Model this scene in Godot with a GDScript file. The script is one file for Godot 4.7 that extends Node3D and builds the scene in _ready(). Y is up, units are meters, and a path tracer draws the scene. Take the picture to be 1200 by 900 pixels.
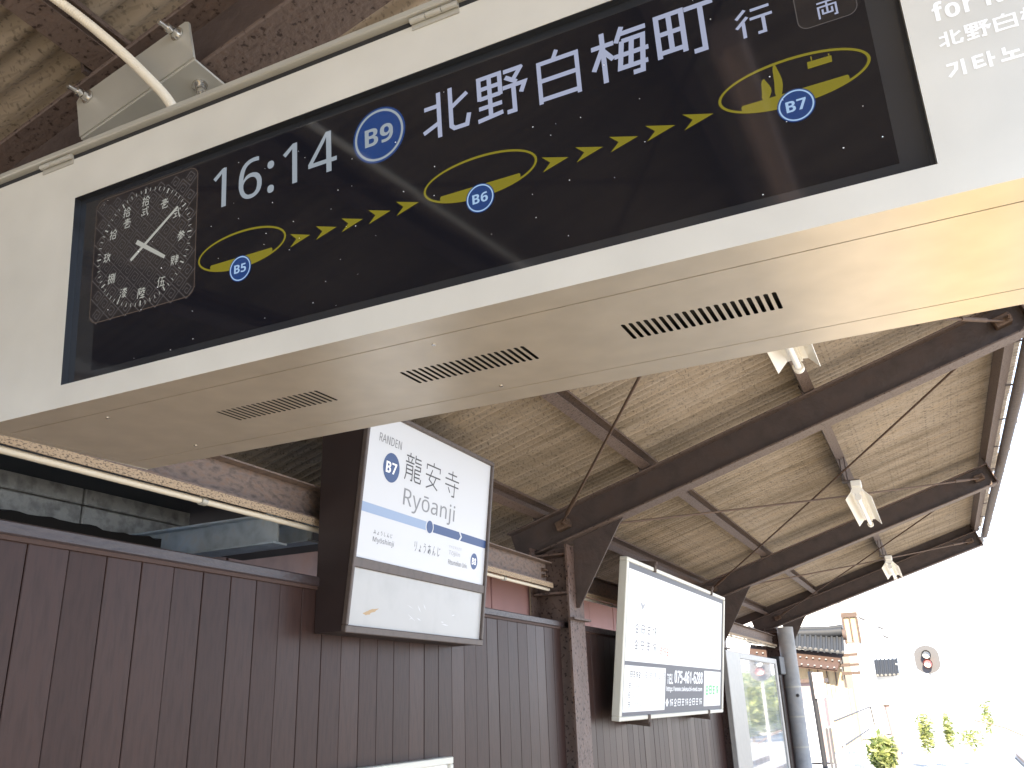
extends Node3D
# A covered tram platform: information display under the canopy, board wall with signs, sunlit track beyond.
# All coordinates in the builders are metres measured from the camera (y from the eye); EYE lifts them over the platform deck.

const EYE := 1.5
const EXPO := 4.9
const SLOPE := 0.31            # canopy rise towards the track
var M := {}
var rng := RandomNumberGenerator.new()
var used := {}

# ---------------------------------------------------------------- helpers
func P(x: float, y: float, z: float) -> Vector3:
	return Vector3(x, y + EYE, z)

func numbered(called: String) -> String:
	var n: int = used.get(called, 0)
	used[called] = n + 1
	return called if n == 0 else "%s_%03d" % [called, n]

func thing(called: String, label: String, category: String, at: Vector3, group := "") -> Node3D:
	var o := Node3D.new()
	o.name = numbered(called)
	add_child(o)
	o.position = at
	tag(o, label, category, group)
	return o

func tag(o: Node, label: String, category: String, group := "") -> void:
	o.set_meta("label", label)
	o.set_meta("category", category)
	if group:
		o.set_meta("group", group)

func new_st() -> SurfaceTool:
	var st := SurfaceTool.new()
	st.begin(Mesh.PRIMITIVE_TRIANGLES)
	st.set_smooth_group(-1)
	return st

# commits st as one part; shapes are in absolute coordinates and moved under their thing's base
func part(called: String, st: SurfaceTool, m: Material, parent: Node3D, base := Vector3.ZERO) -> MeshInstance3D:
	st.generate_normals()
	var o := MeshInstance3D.new()
	o.name = called
	o.mesh = st.commit()
	o.material_override = m
	o.position = -base
	parent.add_child(o, true)
	return o

func struct(called: String, st: SurfaceTool, m: Material) -> MeshInstance3D:
	var o := part(called, st, m, self)
	o.set_meta("kind", "structure")
	return o

func tri(st: SurfaceTool, a: Vector3, b: Vector3, c: Vector3) -> void:
	st.add_vertex(a); st.add_vertex(b); st.add_vertex(c)

func quad(st: SurfaceTool, a: Vector3, b: Vector3, c: Vector3, d: Vector3) -> void:
	tri(st, a, b, c); tri(st, a, c, d)

# box with chamfered edges, centre c, size s, turned by b
func box(st: SurfaceTool, c: Vector3, s: Vector3, ch := 0.0, b := Basis.IDENTITY) -> void:
	st.set_smooth_group(-1)
	var h := s / 2.0
	var e: float = minf(ch, minf(h.x, minf(h.y, h.z)) * 0.9)
	var v := func(sx: float, sy: float, sz: float, ax: int) -> Vector3:
		var q := Vector3(sx * (h.x - (0.0 if ax == 0 else e)), sy * (h.y - (0.0 if ax == 1 else e)), sz * (h.z - (0.0 if ax == 2 else e)))
		return c + b * q
	for s1 in [-1.0, 1.0]:
		_q(st, v.call(s1, -1.0, -1.0, 0), v.call(s1, 1.0, -1.0, 0), v.call(s1, 1.0, 1.0, 0), v.call(s1, -1.0, 1.0, 0), s1 > 0)
		_q(st, v.call(-1.0, s1, -1.0, 1), v.call(-1.0, s1, 1.0, 1), v.call(1.0, s1, 1.0, 1), v.call(1.0, s1, -1.0, 1), s1 > 0)
		_q(st, v.call(-1.0, -1.0, s1, 2), v.call(1.0, -1.0, s1, 2), v.call(1.0, 1.0, s1, 2), v.call(-1.0, 1.0, s1, 2), s1 > 0)
	if e <= 0.0:
		return
	for s1 in [-1.0, 1.0]:
		for s2 in [-1.0, 1.0]:
			var f: bool = s1 * s2 > 0
			_q(st, v.call(s1, s2, -1.0, 0), v.call(s1, s2, -1.0, 1), v.call(s1, s2, 1.0, 1), v.call(s1, s2, 1.0, 0), f)
			_q(st, v.call(s1, -1.0, s2, 2), v.call(s1, -1.0, s2, 0), v.call(s1, 1.0, s2, 0), v.call(s1, 1.0, s2, 2), f)
			_q(st, v.call(-1.0, s1, s2, 1), v.call(-1.0, s1, s2, 2), v.call(1.0, s1, s2, 2), v.call(1.0, s1, s2, 1), f)
			for s3 in [-1.0, 1.0]:
				var q := [v.call(s1, s2, s3, 0), v.call(s1, s2, s3, 1), v.call(s1, s2, s3, 2)]
				if s1 * s2 * s3 > 0:
					tri(st, q[0], q[2], q[1])
				else:
					tri(st, q[0], q[1], q[2])

func _q(st: SurfaceTool, a: Vector3, b: Vector3, c: Vector3, d: Vector3, flip: bool) -> void:
	if flip:
		quad(st, d, c, b, a)
	else:
		quad(st, a, b, c, d)

# box by its low and high corners
func bb(st: SurfaceTool, x0: float, y0: float, z0: float, x1: float, y1: float, z1: float, ch := 0.0) -> void:
	box(st, P((x0 + x1) / 2, (y0 + y1) / 2, (z0 + z1) / 2), Vector3(absf(x1 - x0), absf(y1 - y0), absf(z1 - z0)), ch)

func bb2(st: SurfaceTool, x0: float, y0: float, z0: float, x1: float, y1: float, z1: float) -> void:
	box(st, Vector3((x0 + x1) / 2, (y0 + y1) / 2, (z0 + z1) / 2), Vector3(x1 - x0, y1 - y0, z1 - z0))

# profile in the x/y plane of xf, swept along its z for length l
func prism(st: SurfaceTool, poly: PackedVector2Array, xf: Transform3D, l: float) -> void:
	st.set_smooth_group(-1)
	var n := poly.size()
	var cw := Geometry2D.is_polygon_clockwise(poly)
	for i in n:
		var a := poly[i]
		var b := poly[(i + 1) % n]
		var p0 := xf * Vector3(a.x, a.y, 0); var p1 := xf * Vector3(b.x, b.y, 0)
		var p2 := xf * Vector3(b.x, b.y, l); var p3 := xf * Vector3(a.x, a.y, l)
		_q(st, p0, p1, p2, p3, cw)
	var t := Geometry2D.triangulate_polygon(poly)
	for i in range(0, t.size(), 3):
		for z in [0.0, l]:
			var a := xf * Vector3(poly[t[i]].x, poly[t[i]].y, z)
			var b := xf * Vector3(poly[t[i + 1]].x, poly[t[i + 1]].y, z)
			var c := xf * Vector3(poly[t[i + 2]].x, poly[t[i + 2]].y, z)
			if z > 0.0:
				tri(st, a, b, c)
			else:
				tri(st, a, c, b)

# a frame whose z runs from a to b, y near up
func along(a: Vector3, b: Vector3, up := Vector3.UP) -> Transform3D:
	var z := (b - a).normalized()
	var x := up.cross(z).normalized()
	return Transform3D(Basis(x, z.cross(x), z), a)

func tube(st: SurfaceTool, pts: Array, r: float, sides := 10, caps := true, ripple := 0.0, steps := 0) -> void:
	st.set_smooth_group(0)
	var path: Array = pts
	if steps > 0:
		var cv := Curve3D.new()
		for i in pts.size():
			var pv: Vector3 = pts[maxi(i - 1, 0)]
			var nx: Vector3 = pts[mini(i + 1, pts.size() - 1)]
			var tg := (nx - pv) / 6.0
			cv.add_point(pts[i], -tg, tg)
		path = []
		var total := cv.get_baked_length()
		for i in steps + 1:
			path.append(cv.sample_baked(total * i / steps, true))
	var rings := []
	var side := Vector3.ZERO
	for i in path.size():
		var d: Vector3 = (path[mini(i + 1, path.size() - 1)] - path[maxi(i - 1, 0)]).normalized()
		if side == Vector3.ZERO:
			side = d.cross(Vector3.UP if absf(d.y) < 0.9 else Vector3.RIGHT).normalized()
		side = (side - d * side.dot(d)).normalized()
		var up := d.cross(side)
		var rr := r + ripple * sin(TAU * i / 4.0 + 0.8)
		var ring := []
		for k in sides:
			var a := TAU * k / sides
			ring.append(path[i] + (side * cos(a) + up * sin(a)) * rr)
		rings.append(ring)
	for i in rings.size() - 1:
		for k in sides:
			var k2 := (k + 1) % sides
			quad(st, rings[i][k], rings[i + 1][k], rings[i + 1][k2], rings[i][k2])
	if caps:
		st.set_smooth_group(-1)
		for k in sides:
			var k2 := (k + 1) % sides
			tri(st, path[0], rings[0][k], rings[0][k2])
			tri(st, path[-1], rings[-1][k2], rings[-1][k])

func h_section(w: float, h: float, tf: float, tw: float) -> PackedVector2Array:
	var a := w / 2; var b := h / 2; var t := tw / 2
	return PackedVector2Array([Vector2(-a, -b), Vector2(a, -b), Vector2(a, -b + tf), Vector2(t, -b + tf), Vector2(t, b - tf), Vector2(a, b - tf), Vector2(a, b), Vector2(-a, b), Vector2(-a, b - tf), Vector2(-t, b - tf), Vector2(-t, -b + tf), Vector2(-a, -b + tf)])

# bolt with hex nut, pointing along d from p
func bolt(st: SurfaceTool, p: Vector3, d: Vector3, r: float, l: float) -> void:
	tube(st, [p, p + d * l], r * 0.55, 10)
	tube(st, [p, p + d * r * 0.35], r * 1.6, 14)
	tube(st, [p + d * r * 0.35, p + d * r * 1.5], r * 1.05, 6)
	tube(st, [p + d * r * 1.7, p + d * r * 2.7], r * 0.98, 6)

# ---------------------------------------------------------------- flat print
# strokes on a 100 x 100 grid, y down; "x,y x,y;x,y x,y"
const GLYPH := {
	"kita": "35,4 35,99;5,32 35,32;2,82 35,68;59,3 59,84 65,90 90,90 95,68;93,24 59,46",
	"no": "7,52 7,7 49,7 49,52;7,29 49,29;7,49 49,49;28,7 28,92;5,69 51,69;2,94 52,89;57,9 91,9 76,29;60,21 82,37;54,42 97,42 89,61;75,42 75,94 60,94",
	"haku": "50,1 41,19;11,99 11,19 89,19 89,99;11,54 89,54;11,91 89,91",
	"bai": "2,27 41,27;22,2 22,98;22,30 3,70;22,36 38,58;57,2 45,30;51,15 97,15;55,30 48,80 95,80;55,30 91,30 85,95 69,95;40,56 98,56;72,30 66,80",
	"machi": "5,88 5,9 47,9 47,88;5,43 47,43;5,78 47,78;26,9 26,78;52,11 99,11;78,11 78,94 60,94",
	"iku": "30,3 5,28;34,29 3,60;22,45 22,98;44,11 93,11;40,40 98,40;74,40 74,94 56,94",
	"ryo": "5,8 95,8;9,99 9,32 91,32 91,94 78,94;50,8 50,74;28,48 28,74 72,74;72,46 72,78",
	"ryuu": "27,1 27,13;5,14 50,14;14,19 19,31;39,19 34,31;2,35 52,35;9,44 9,78 3,98;9,46 45,46 45,95 36,95;9,60 45,60;9,74 45,74;58,3 58,28 95,28;58,14 92,14;60,40 91,40 91,53 58,53 58,86 64,95 95,95 97,80;60,66 90,66;60,79 90,79",
	"yasu": "50,1 50,15;8,32 8,15 92,15 92,32;44,28 26,66 82,96;70,50 56,78 10,98;3,51 97,51",
	"tera": "20,15 80,15;50,1 50,35;3,35 97,35;4,57 96,57;68,45 68,95 51,95;26,66 39,84",
	"k_ri": "28,10 28,55 36,48;68,8 70,40 62,74 42,96",
	"k_yo": "52,30 52,78 40,92 24,86 30,75 46,76 74,92;52,50 74,46",
	"k_u": "36,8 64,15;24,40 50,28 70,38 70,62 40,96",
	"k_a": "14,24 80,20;42,6 40,60 48,88;66,38 44,82 22,84 20,68 44,50 72,52 82,70 60,94",
	"k_n": "52,6 16,92 36,60 50,58 54,84 66,90 84,66",
	"k_ji": "30,8 28,74 42,90 70,72;60,16 66,28;76,12 82,24",
	"k_mi": "20,20 56,18 30,80 16,84 14,70 40,58 84,76;74,40 60,94",
	"k_shi": "34,8 32,72 44,90 72,72",
	"h_gi": "8,18 50,18 46,52 12,90;78,2 78,98",
	"h_ta": "10,14 52,14;10,9 10,83;10,79 56,73;10,46 48,46;74,2 74,98;74,48 97,48",
	"h_no": "22,8 22,46 84,46;50,46 50,82;2,82 98,82",
	"n1": "14,12 86,12;50,1 50,28;24,28 76,28;8,52 8,40 92,40 92,52;32,54 58,54;30,64 30,90 88,90 90,74;74,56 32,72",
	"n2": "10,24 70,24;14,48 56,48;8,84 58,76;36,48 36,80;66,4 74,60 92,94 96,76;80,8 92,20",
	"n3": "42,4 24,26 76,22;62,12 80,32;8,38 94,38;50,26 6,66;52,40 94,66;54,50 34,62;62,60 28,78;72,72 20,98",
	"n4": "6,12 48,12;14,12 10,46;40,12 40,44;6,30 48,30;4,48 50,48;24,48 12,92;26,60 46,92;58,20 90,20 90,52;54,36 98,36;58,52 90,52;54,70 98,70;74,4 74,98",
	"n5": "28,4 6,44;18,30 18,97;38,16 94,16;60,16 50,90;40,50 82,50 78,90;34,90 98,90",
	"n6": "8,8 34,8 22,34 34,56 24,66;8,8 8,97;42,16 94,16;68,4 68,36;38,36 98,36;56,40 44,60;80,40 80,56 94,56;44,74 92,74;68,60 68,96;36,96 98,96",
	"n7": "10,8 22,18;6,34 18,44;6,94 22,62;36,16 94,16;64,4 64,40;60,18 36,40;68,18 94,40;64,40 34,62;66,42 96,62;64,54 64,97;46,66 54,76;84,66 74,76;40,92 56,80;70,80 90,94",
	"n8": "4,26 32,26;18,4 18,94 8,90;4,62 32,50;40,36 40,12 66,12 66,36;40,36 66,36;36,54 66,54 62,92 54,90;52,36 34,96;78,14 78,74;92,4 92,94 82,90",
	"n9": "4,14 40,14;6,46 38,46;2,84 42,76;22,14 22,78;60,6 46,42;54,30 88,30 66,70 40,96;62,44 94,96",
	"n10": "4,26 36,26;20,4 20,94 10,90;4,64 36,52;66,4 38,40;66,6 96,40;52,44 82,44;48,96 48,62 86,62 86,96;48,94 86,94",
}

# adds a glyph into the rectangle with low corner o and size s; each stroke a hair above the last
func glyph(st: SurfaceTool, key: String, o: Vector2, s: Vector2, stroke: float, z := 0.0, slant := 0.0) -> void:
	strokes(st, GLYPH[key], o, s, stroke, z, slant)

func strokes(st: SurfaceTool, text: String, o: Vector2, s: Vector2, stroke: float, z := 0.0, slant := 0.0) -> void:
	var n := 0
	for line in text.split(";"):
		var pts := PackedVector2Array()
		for pair in line.split(" "):
			var xy := pair.split(",")
			pts.append(Vector2(xy[0].to_float(), xy[1].to_float()))
		for poly in Geometry2D.offset_polyline(pts, stroke / 2.0, Geometry2D.JOIN_MITER, Geometry2D.END_BUTT):
			var out := PackedVector2Array()
			for q in poly:
				var f := Vector2(q.x / 100.0, 1.0 - q.y / 100.0)
				out.append(o + Vector2((f.x + slant * f.y) * s.x, f.y * s.y))
			flat(st, out, z + n * 0.00002)
		n += 1

func flat(st: SurfaceTool, poly: PackedVector2Array, z: float) -> void:
	var t := Geometry2D.triangulate_polygon(poly)
	var cw := Geometry2D.is_polygon_clockwise(poly)
	for i in range(0, t.size(), 3):
		var a := Vector3(poly[t[i]].x, poly[t[i]].y, z); var b := Vector3(poly[t[i + 1]].x, poly[t[i + 1]].y, z); var c := Vector3(poly[t[i + 2]].x, poly[t[i + 2]].y, z)
		if (b - a).cross(c - a).z > 0:
			tri(st, a, c, b)
		else:
			tri(st, a, b, c)

func rect(st: SurfaceTool, x0: float, y0: float, x1: float, y1: float, z: float) -> void:
	quad(st, Vector3(x0, y0, z), Vector3(x0, y1, z), Vector3(x1, y1, z), Vector3(x1, y0, z))

func disc(st: SurfaceTool, c: Vector2, rx: float, ry: float, z: float, n := 40) -> void:
	for i in n:
		var a := TAU * i / n; var b := TAU * (i + 1) / n
		tri(st, Vector3(c.x, c.y, z), Vector3(c.x + cos(b) * rx, c.y + sin(b) * ry, z), Vector3(c.x + cos(a) * rx, c.y + sin(a) * ry, z))

func ring(st: SurfaceTool, c: Vector2, rx: float, ry: float, w: float, z: float, n := 56) -> void:
	for i in n:
		var a := TAU * i / n; var b := TAU * (i + 1) / n
		var p := func(t: float, k: float) -> Vector3: return Vector3(c.x + cos(t) * (rx - k), c.y + sin(t) * (ry - k), z)
		quad(st, p.call(a, 0.0), p.call(a, w), p.call(b, w), p.call(b, 0.0))

# a line of type that fills the rectangle exactly
func text(called: String, s: String, bold: bool, x0: float, y0: float, x1: float, y1: float, z: float, m: Material, parent: Node3D) -> MeshInstance3D:
	var f := SystemFont.new()
	f.font_names = PackedStringArray(["Droid Sans"])
	f.font_weight = 700 if bold else 400
	var t := TextMesh.new()
	t.text = s
	t.font = f
	t.font_size = 64
	t.pixel_size = 0.01
	t.depth = 0.0
	t.curve_step = 0.4
	var o := MeshInstance3D.new()
	o.name = called
	o.mesh = t
	o.material_override = m
	var ab := t.get_aabb()
	var lo := Vector2(INF, INF); var hi := -lo
	for v in t.get_mesh_arrays()[Mesh.ARRAY_VERTEX]:
		lo = lo.min(Vector2(v.x, v.y)); hi = hi.max(Vector2(v.x, v.y))
	var k := Vector2((x1 - x0) / (hi.x - lo.x), (y1 - y0) / (hi.y - lo.y))
	o.scale = Vector3(k.x, k.y, 1)
	o.position = Vector3(x0 - lo.x * k.x, y0 - lo.y * k.y, z)
	parent.add_child(o, true)
	return o

# ---------------------------------------------------------------- materials
func noise(sd: int, freq: float, stops: Array, size := 512, octaves := 4, kind := FastNoiseLite.TYPE_SIMPLEX_SMOOTH) -> NoiseTexture2D:
	var f := FastNoiseLite.new()
	f.seed = sd
	f.frequency = freq
	f.noise_type = kind
	f.fractal_octaves = octaves
	var t := NoiseTexture2D.new()
	t.width = size; t.height = size
	t.seamless = true
	t.noise = f
	var g := Gradient.new()
	var off := PackedFloat32Array(); var col := PackedColorArray()
	for s in stops:
		off.append(s[0]); col.append(s[1])
	g.offsets = off; g.colors = col
	t.color_ramp = g
	return t

func bumps(sd: int, freq: float, strength: float, octaves := 4) -> NoiseTexture2D:
	var t := noise(sd, freq, [[0.0, Color.BLACK], [1.0, Color.WHITE]], 512, octaves)
	t.color_ramp = null
	t.as_normal_map = true
	t.bump_strength = strength
	return t

func g(v: float) -> Color:
	return Color(v, v, v)

# c is the real-world (linear) base colour
func mat(c: Color, rough: float, metal := 0.0, tex: Texture2D = null, scale := Vector3.ONE, normal: Texture2D = null, nscale := 0.4) -> StandardMaterial3D:
	var m := StandardMaterial3D.new()
	m.albedo_color = c.linear_to_srgb()
	m.roughness = rough
	m.metallic = metal
	if tex or normal:
		m.uv1_triplanar = true
		m.uv1_world_triplanar = true
		m.uv1_scale = scale
	if tex:
		m.albedo_texture = tex
	if normal:
		m.normal_enabled = true
		m.normal_texture = normal
		m.normal_scale = nscale
	return m

# second layer of dirt over a material
func dirt(m: StandardMaterial3D, tex: Texture2D, k := 1.4) -> StandardMaterial3D:
	m.detail_enabled = true
	m.detail_blend_mode = BaseMaterial3D.BLEND_MODE_MUL
	m.detail_albedo = tex
	m.detail_uv_layer = BaseMaterial3D.DETAIL_UV_2
	m.uv2_triplanar = true
	m.uv2_world_triplanar = true
	m.uv2_scale = Vector3.ONE * k
	return m

# lit pixels of a screen: c is the colour seen at the camera's exposure
func lit(c: Color, k := 1.0) -> StandardMaterial3D:
	var m := StandardMaterial3D.new()
	m.albedo_color = Color(0.02, 0.02, 0.02)
	m.roughness = 0.06
	m.metallic_specular = 0.5
	m.emission_enabled = true
	m.emission = c
	m.emission_energy_multiplier = k / EXPO
	return m

func make_materials() -> void:
	var speck := noise(11, 0.04, [[0.0, g(1.0)], [0.66, g(1.0)], [0.73, Color(0.72, 0.58, 0.5)], [0.8, Color(0.4, 0.28, 0.22)], [1.0, Color(0.32, 0.22, 0.18)]])
	var mottle := noise(12, 0.01, [[0.0, g(0.86)], [0.35, g(0.95)], [0.6, g(1.0)], [1.0, Color(1.0, 0.96, 0.92)]], 512, 5)
	var smooth_coat := noise(16, 0.006, [[0.0, g(0.94)], [1.0, g(1.0)]], 256, 3)
	var grain := bumps(13, 0.04, 6.0, 5)
	M.steel = dirt(mat(Color(0.13, 0.084, 0.066), 0.55, 0.0, mottle, Vector3(1.3, 1.3, 1.3), grain, 0.25), speck)
	M.steel_web = mat(Color(0.075, 0.053, 0.045), 0.6, 0.0, mottle, Vector3(1.1, 1.1, 1.1), grain, 0.2)
	M.flange = mat(Color(0.135, 0.095, 0.077), 0.6, 0.0, noise(14, 0.035, [[0.0, Color(0.3, 0.2, 0.16)], [0.22, Color(0.4, 0.28, 0.22)], [0.29, g(0.93)], [0.75, g(1.0)], [1.0, Color(0.92, 0.84, 0.78)]], 512, 4), Vector3(2.6, 2.6, 2.6), grain, 0.4)
	M.beam = mat(Color(0.19, 0.14, 0.115), 0.65, 0.0, noise(15, 0.03, [[0.0, g(0.7)], [0.3, g(0.86)], [0.5, g(0.97)], [1.0, Color(1.0, 0.92, 0.85)]], 512, 5), Vector3(1.2, 3.0, 1.3), grain, 0.4)
	M.beam_edge_lit = mat(Color(0.42, 0.31, 0.20), 0.7, 0.0, noise(17, 0.05, [[0.0, g(0.5)], [0.3, g(0.7)], [0.42, g(1.0)], [1.0, g(1.0)]], 512, 5), Vector3(5, 5, 3), grain, 0.4)  # pale tan puts the outside light on the lip into its colour
	M.rod = mat(Color(0.12, 0.075, 0.05), 0.7, 0.0, mottle, Vector3(6, 6, 6))
	M.sheet = []
	var spots := noise(22, 0.06, [[0.0, g(1.0)], [0.66, g(1.0)], [0.73, g(0.68)], [0.82, g(0.42)], [1.0, g(0.35)]], 512, 3)
	for i in 4:
		var st := noise(20 + i, 0.009, [[0.0, Color(0.62, 0.59, 0.54)], [0.36, Color(0.84, 0.82, 0.78)], [0.5, Color(0.96, 0.94, 0.91)], [0.64, g(1.0)], [1.0, Color(1.0, 0.94, 0.84)]], 512, 6)
		M.sheet.append(dirt(mat(Color(0.36, 0.302, 0.236) * [1.0, 0.94, 1.05, 0.98][i], 0.85, 0.0, st, Vector3(0.10, 0.55, 1.3), null), spots, 1.8))
	M.plank = []
	var wood := noise(31, 0.02, [[0.0, g(0.88)], [0.4, g(0.96)], [0.6, g(1.0)], [1.0, Color(1.0, 0.97, 0.95)]], 512, 5)
	var woodn := bumps(32, 0.03, 5.0, 5)
	for i in 4:
		M.plank.append(mat(Color(0.047, 0.0265, 0.022) * [1.0, 0.9, 1.1, 0.96][i], [0.33, 0.36, 0.31, 0.38][i], 0.0, wood, Vector3(4, 0.6, 4), woodn, 0.05))
		M.plank[i].metallic_specular = 0.28
	M.cap = mat(Color(0.05, 0.035, 0.034), 0.4, 0.0, wood, Vector3(3, 3, 0.8), woodn, 0.3)
	M.cap_edge = mat(Color(0.055, 0.026, 0.017), 0.7)
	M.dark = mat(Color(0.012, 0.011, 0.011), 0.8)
	M.backing = mat(Color(0.03, 0.022, 0.02), 0.9)
	# display housing
	var brushed := noise(41, 0.02, [[0.0, g(0.94)], [1.0, g(1.0)]], 256, 3)
	M.face = mat(Color(0.70, 0.678, 0.605), 0.36, 0.15, brushed, Vector3(1, 1, 1))
	M.under = mat(Color(0.67, 0.60, 0.495), 0.30, 0.52, brushed, Vector3(2, 2, 2))
	M.zinc = mat(Color(0.46, 0.44, 0.38), 0.42, 0.25, smooth_coat, Vector3(3, 3, 3))
	M.chrome = mat(Color(0.62, 0.6, 0.56), 0.2, 0.9)
	M.bezel = mat(Color(0.024, 0.026, 0.030), 0.07)
	M.bezel.metallic_specular = 0.6
	M.print_white = mat(Color(0.93, 0.93, 0.93), 0.5)
	M.conduit = mat(Color(0.70, 0.63, 0.5), 0.5)
	M.lcd = lit(Color(0.11, 0.115, 0.15), 0.5)
	M.lcd.albedo_color = Color(0.012, 0.013, 0.016)
	M.t_white = lit(Color(0.74, 0.77, 0.88), 0.72)
	M.t_grey = lit(Color(0.66, 0.70, 0.74), 0.75)
	M.t_dim = lit(Color(0.70, 0.70, 0.67), 0.85)
	M.t_line = lit(Color(0.42, 0.40, 0.40), 0.62)
	M.t_panel = lit(Color(0.16, 0.15, 0.16), 0.8)
	M.t_edge = lit(Color(0.38, 0.33, 0.3), 0.7)
	M.t_yellow = lit(Color(0.60, 0.56, 0.17), 0.66)
	M.t_blue = lit(Color(0.15, 0.29, 0.54), 0.7)
	M.t_ring = lit(Color(0.66, 0.78, 0.92), 0.9)
	# signs
	M.sign_case = mat(Color(0.03, 0.019, 0.018), 0.5, 0.0, smooth_coat, Vector3(3, 3, 3))
	M.sign_frame = mat(Color(0.10, 0.078, 0.068), 0.5, 0.0, mottle, Vector3(4, 4, 4))
	M.sign_white = mat(Color(0.60, 0.61, 0.625), 0.35)
	M.acrylic = mat(Color(0.43, 0.43, 0.42), 0.3, 0.0, noise(51, 0.008, [[0.0, g(0.93)], [0.6, g(1.0)], [1.0, g(1.0)]], 256, 4), Vector3(2, 2, 2))
	M.ink = mat(Color(0.06, 0.06, 0.065), 0.5)
	M.ink_grey = mat(Color(0.15, 0.155, 0.17), 0.5)
	M.ink_soft = mat(Color(0.23, 0.235, 0.25), 0.5)
	M.ink_pale = mat(Color(0.36, 0.37, 0.40), 0.5)
	M.ink_blue = mat(Color(0.035, 0.075, 0.20), 0.45)
	M.ink_sky = mat(Color(0.28, 0.37, 0.53), 0.45)
	M.ink_red = mat(Color(0.75, 0.2, 0.12), 0.5)
	M.ink_green = mat(Color(0.12, 0.55, 0.2), 0.5)
	M.ink_slate = mat(Color(0.095, 0.10, 0.12), 0.5)
	M.stain = mat(Color(0.42, 0.29, 0.15), 0.5)
	M.ad_white = mat(Color(0.80, 0.80, 0.79), 0.3)
	M.ad_frame = mat(Color(0.62, 0.60, 0.51), 0.35, 0.0)
	M.alu = mat(Color(0.34, 0.325, 0.30), 0.4, 0.3, brushed, Vector3(2, 2, 2))
	M.enamel = mat(Color(0.86, 0.83, 0.75), 0.3)
	M.tube = mat(Color(0.92, 0.91, 0.88), 0.15)
	M.reflection_green = mat(Color(0.15, 0.165, 0.115), 0.5, 0.0, noise(71, 0.02, [[0.0, g(0.5)], [0.5, g(0.9)], [1.0, Color(1.0, 1.0, 1.0)]], 256, 4), Vector3(1, 1, 1))  # dark green of a reflection in the case glass, painted as colour
	M.reflection_pink = mat(Color(0.40, 0.34, 0.35), 0.5, 0.0, noise(72, 0.015, [[0.0, g(0.6)], [0.5, g(0.95)], [1.0, g(1.0)]], 256, 4), Vector3(1, 1, 1))  # pinkish tone of a reflection in the case glass, painted as colour
	# surroundings
	M.concrete = mat(Color(0.50, 0.48, 0.45), 0.85, 0.0, mottle, Vector3(0.5, 0.5, 0.5), grain, 0.3)
	M.deck = mat(Color(0.40, 0.372, 0.325), 0.8, 0.0, mottle, Vector3(0.4, 0.4, 0.4), grain, 0.3)
	M.ballast = mat(Color(0.50, 0.47, 0.42), 0.95, 0.0, noise(61, 0.09, [[0.0, g(0.55)], [0.5, g(0.9)], [1.0, g(1.0)]], 512, 3), Vector3(0.8, 0.8, 0.8), bumps(62, 0.08, 12.0, 3), 0.5)
	M.yellow_tile = mat(Color(0.62, 0.42, 0.05), 0.7)
	M.block = mat(Color(0.44, 0.425, 0.38), 0.9, 0.0, noise(63, 0.02, [[0.0, g(0.7)], [0.4, g(0.88)], [0.6, g(1.0)], [1.0, g(1.0)]], 512, 6), Vector3(1.2, 1.2, 1.2), grain, 0.6)
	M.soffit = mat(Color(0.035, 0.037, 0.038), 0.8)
	M.blue_steel = mat(Color(0.46, 0.53, 0.58), 0.7, 0.0, mottle, Vector3(2, 2, 2))
	M.siding = mat(Color(0.46, 0.22, 0.17), 0.7, 0.0, smooth_coat, Vector3(0.7, 0.7, 0.7))
	M.siding_dark = mat(Color(0.22, 0.13, 0.10), 0.7, 0.0, mottle, Vector3(0.7, 0.7, 0.7))
	M.white_wall = mat(Color(0.78, 0.77, 0.74), 0.85, 0.0, smooth_coat, Vector3(0.3, 0.3, 0.3))
	M.cream = mat(Color(0.40, 0.315, 0.20), 0.8, 0.0, wood, Vector3(1, 0.2, 1))
	M.kawara = mat(Color(0.02, 0.022, 0.025), 0.65, 0.0, mottle, Vector3(2, 2, 2))
	M.kawara_end = mat(Color(0.26, 0.25, 0.23), 0.5)
	M.eave_wood = mat(Color(0.06, 0.034, 0.023), 0.7, 0.0, wood, Vector3(1, 1, 1))
	M.lightened_timber = mat(Color(0.80, 0.62, 0.54), 0.6, 0.0, wood, Vector3(3, 3, 0.6))  # lightened so the added beam mirrors brighter in the screen
	M.timber = mat(Color(0.085, 0.058, 0.045), 0.75, 0.0, wood, Vector3(1, 1, 1))
	M.pole = mat(Color(0.34, 0.345, 0.35), 0.6, 0.0, mottle, Vector3(1, 1, 1))
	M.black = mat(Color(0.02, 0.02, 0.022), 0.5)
	M.signal_grey = mat(Color(0.085, 0.085, 0.09), 0.6)
	M.grey = mat(Color(0.065, 0.065, 0.07), 0.6)
	M.pink = mat(Color(0.26, 0.19, 0.18), 0.7)
	M.rail = mat(Color(0.14, 0.09, 0.07), 0.4, 0.5)
	M.leaf = []
	for c in [Color(0.24, 0.27, 0.085), Color(0.32, 0.34, 0.14), Color(0.09, 0.12, 0.035)]:
		var lm := mat(c, 0.6)
		lm.backlight_enabled = true
		lm.backlight = (c * 0.8).linear_to_srgb()
		M.leaf.append(lm)
	M.bark = mat(Color(0.14, 0.10, 0.07), 0.9)

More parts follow.
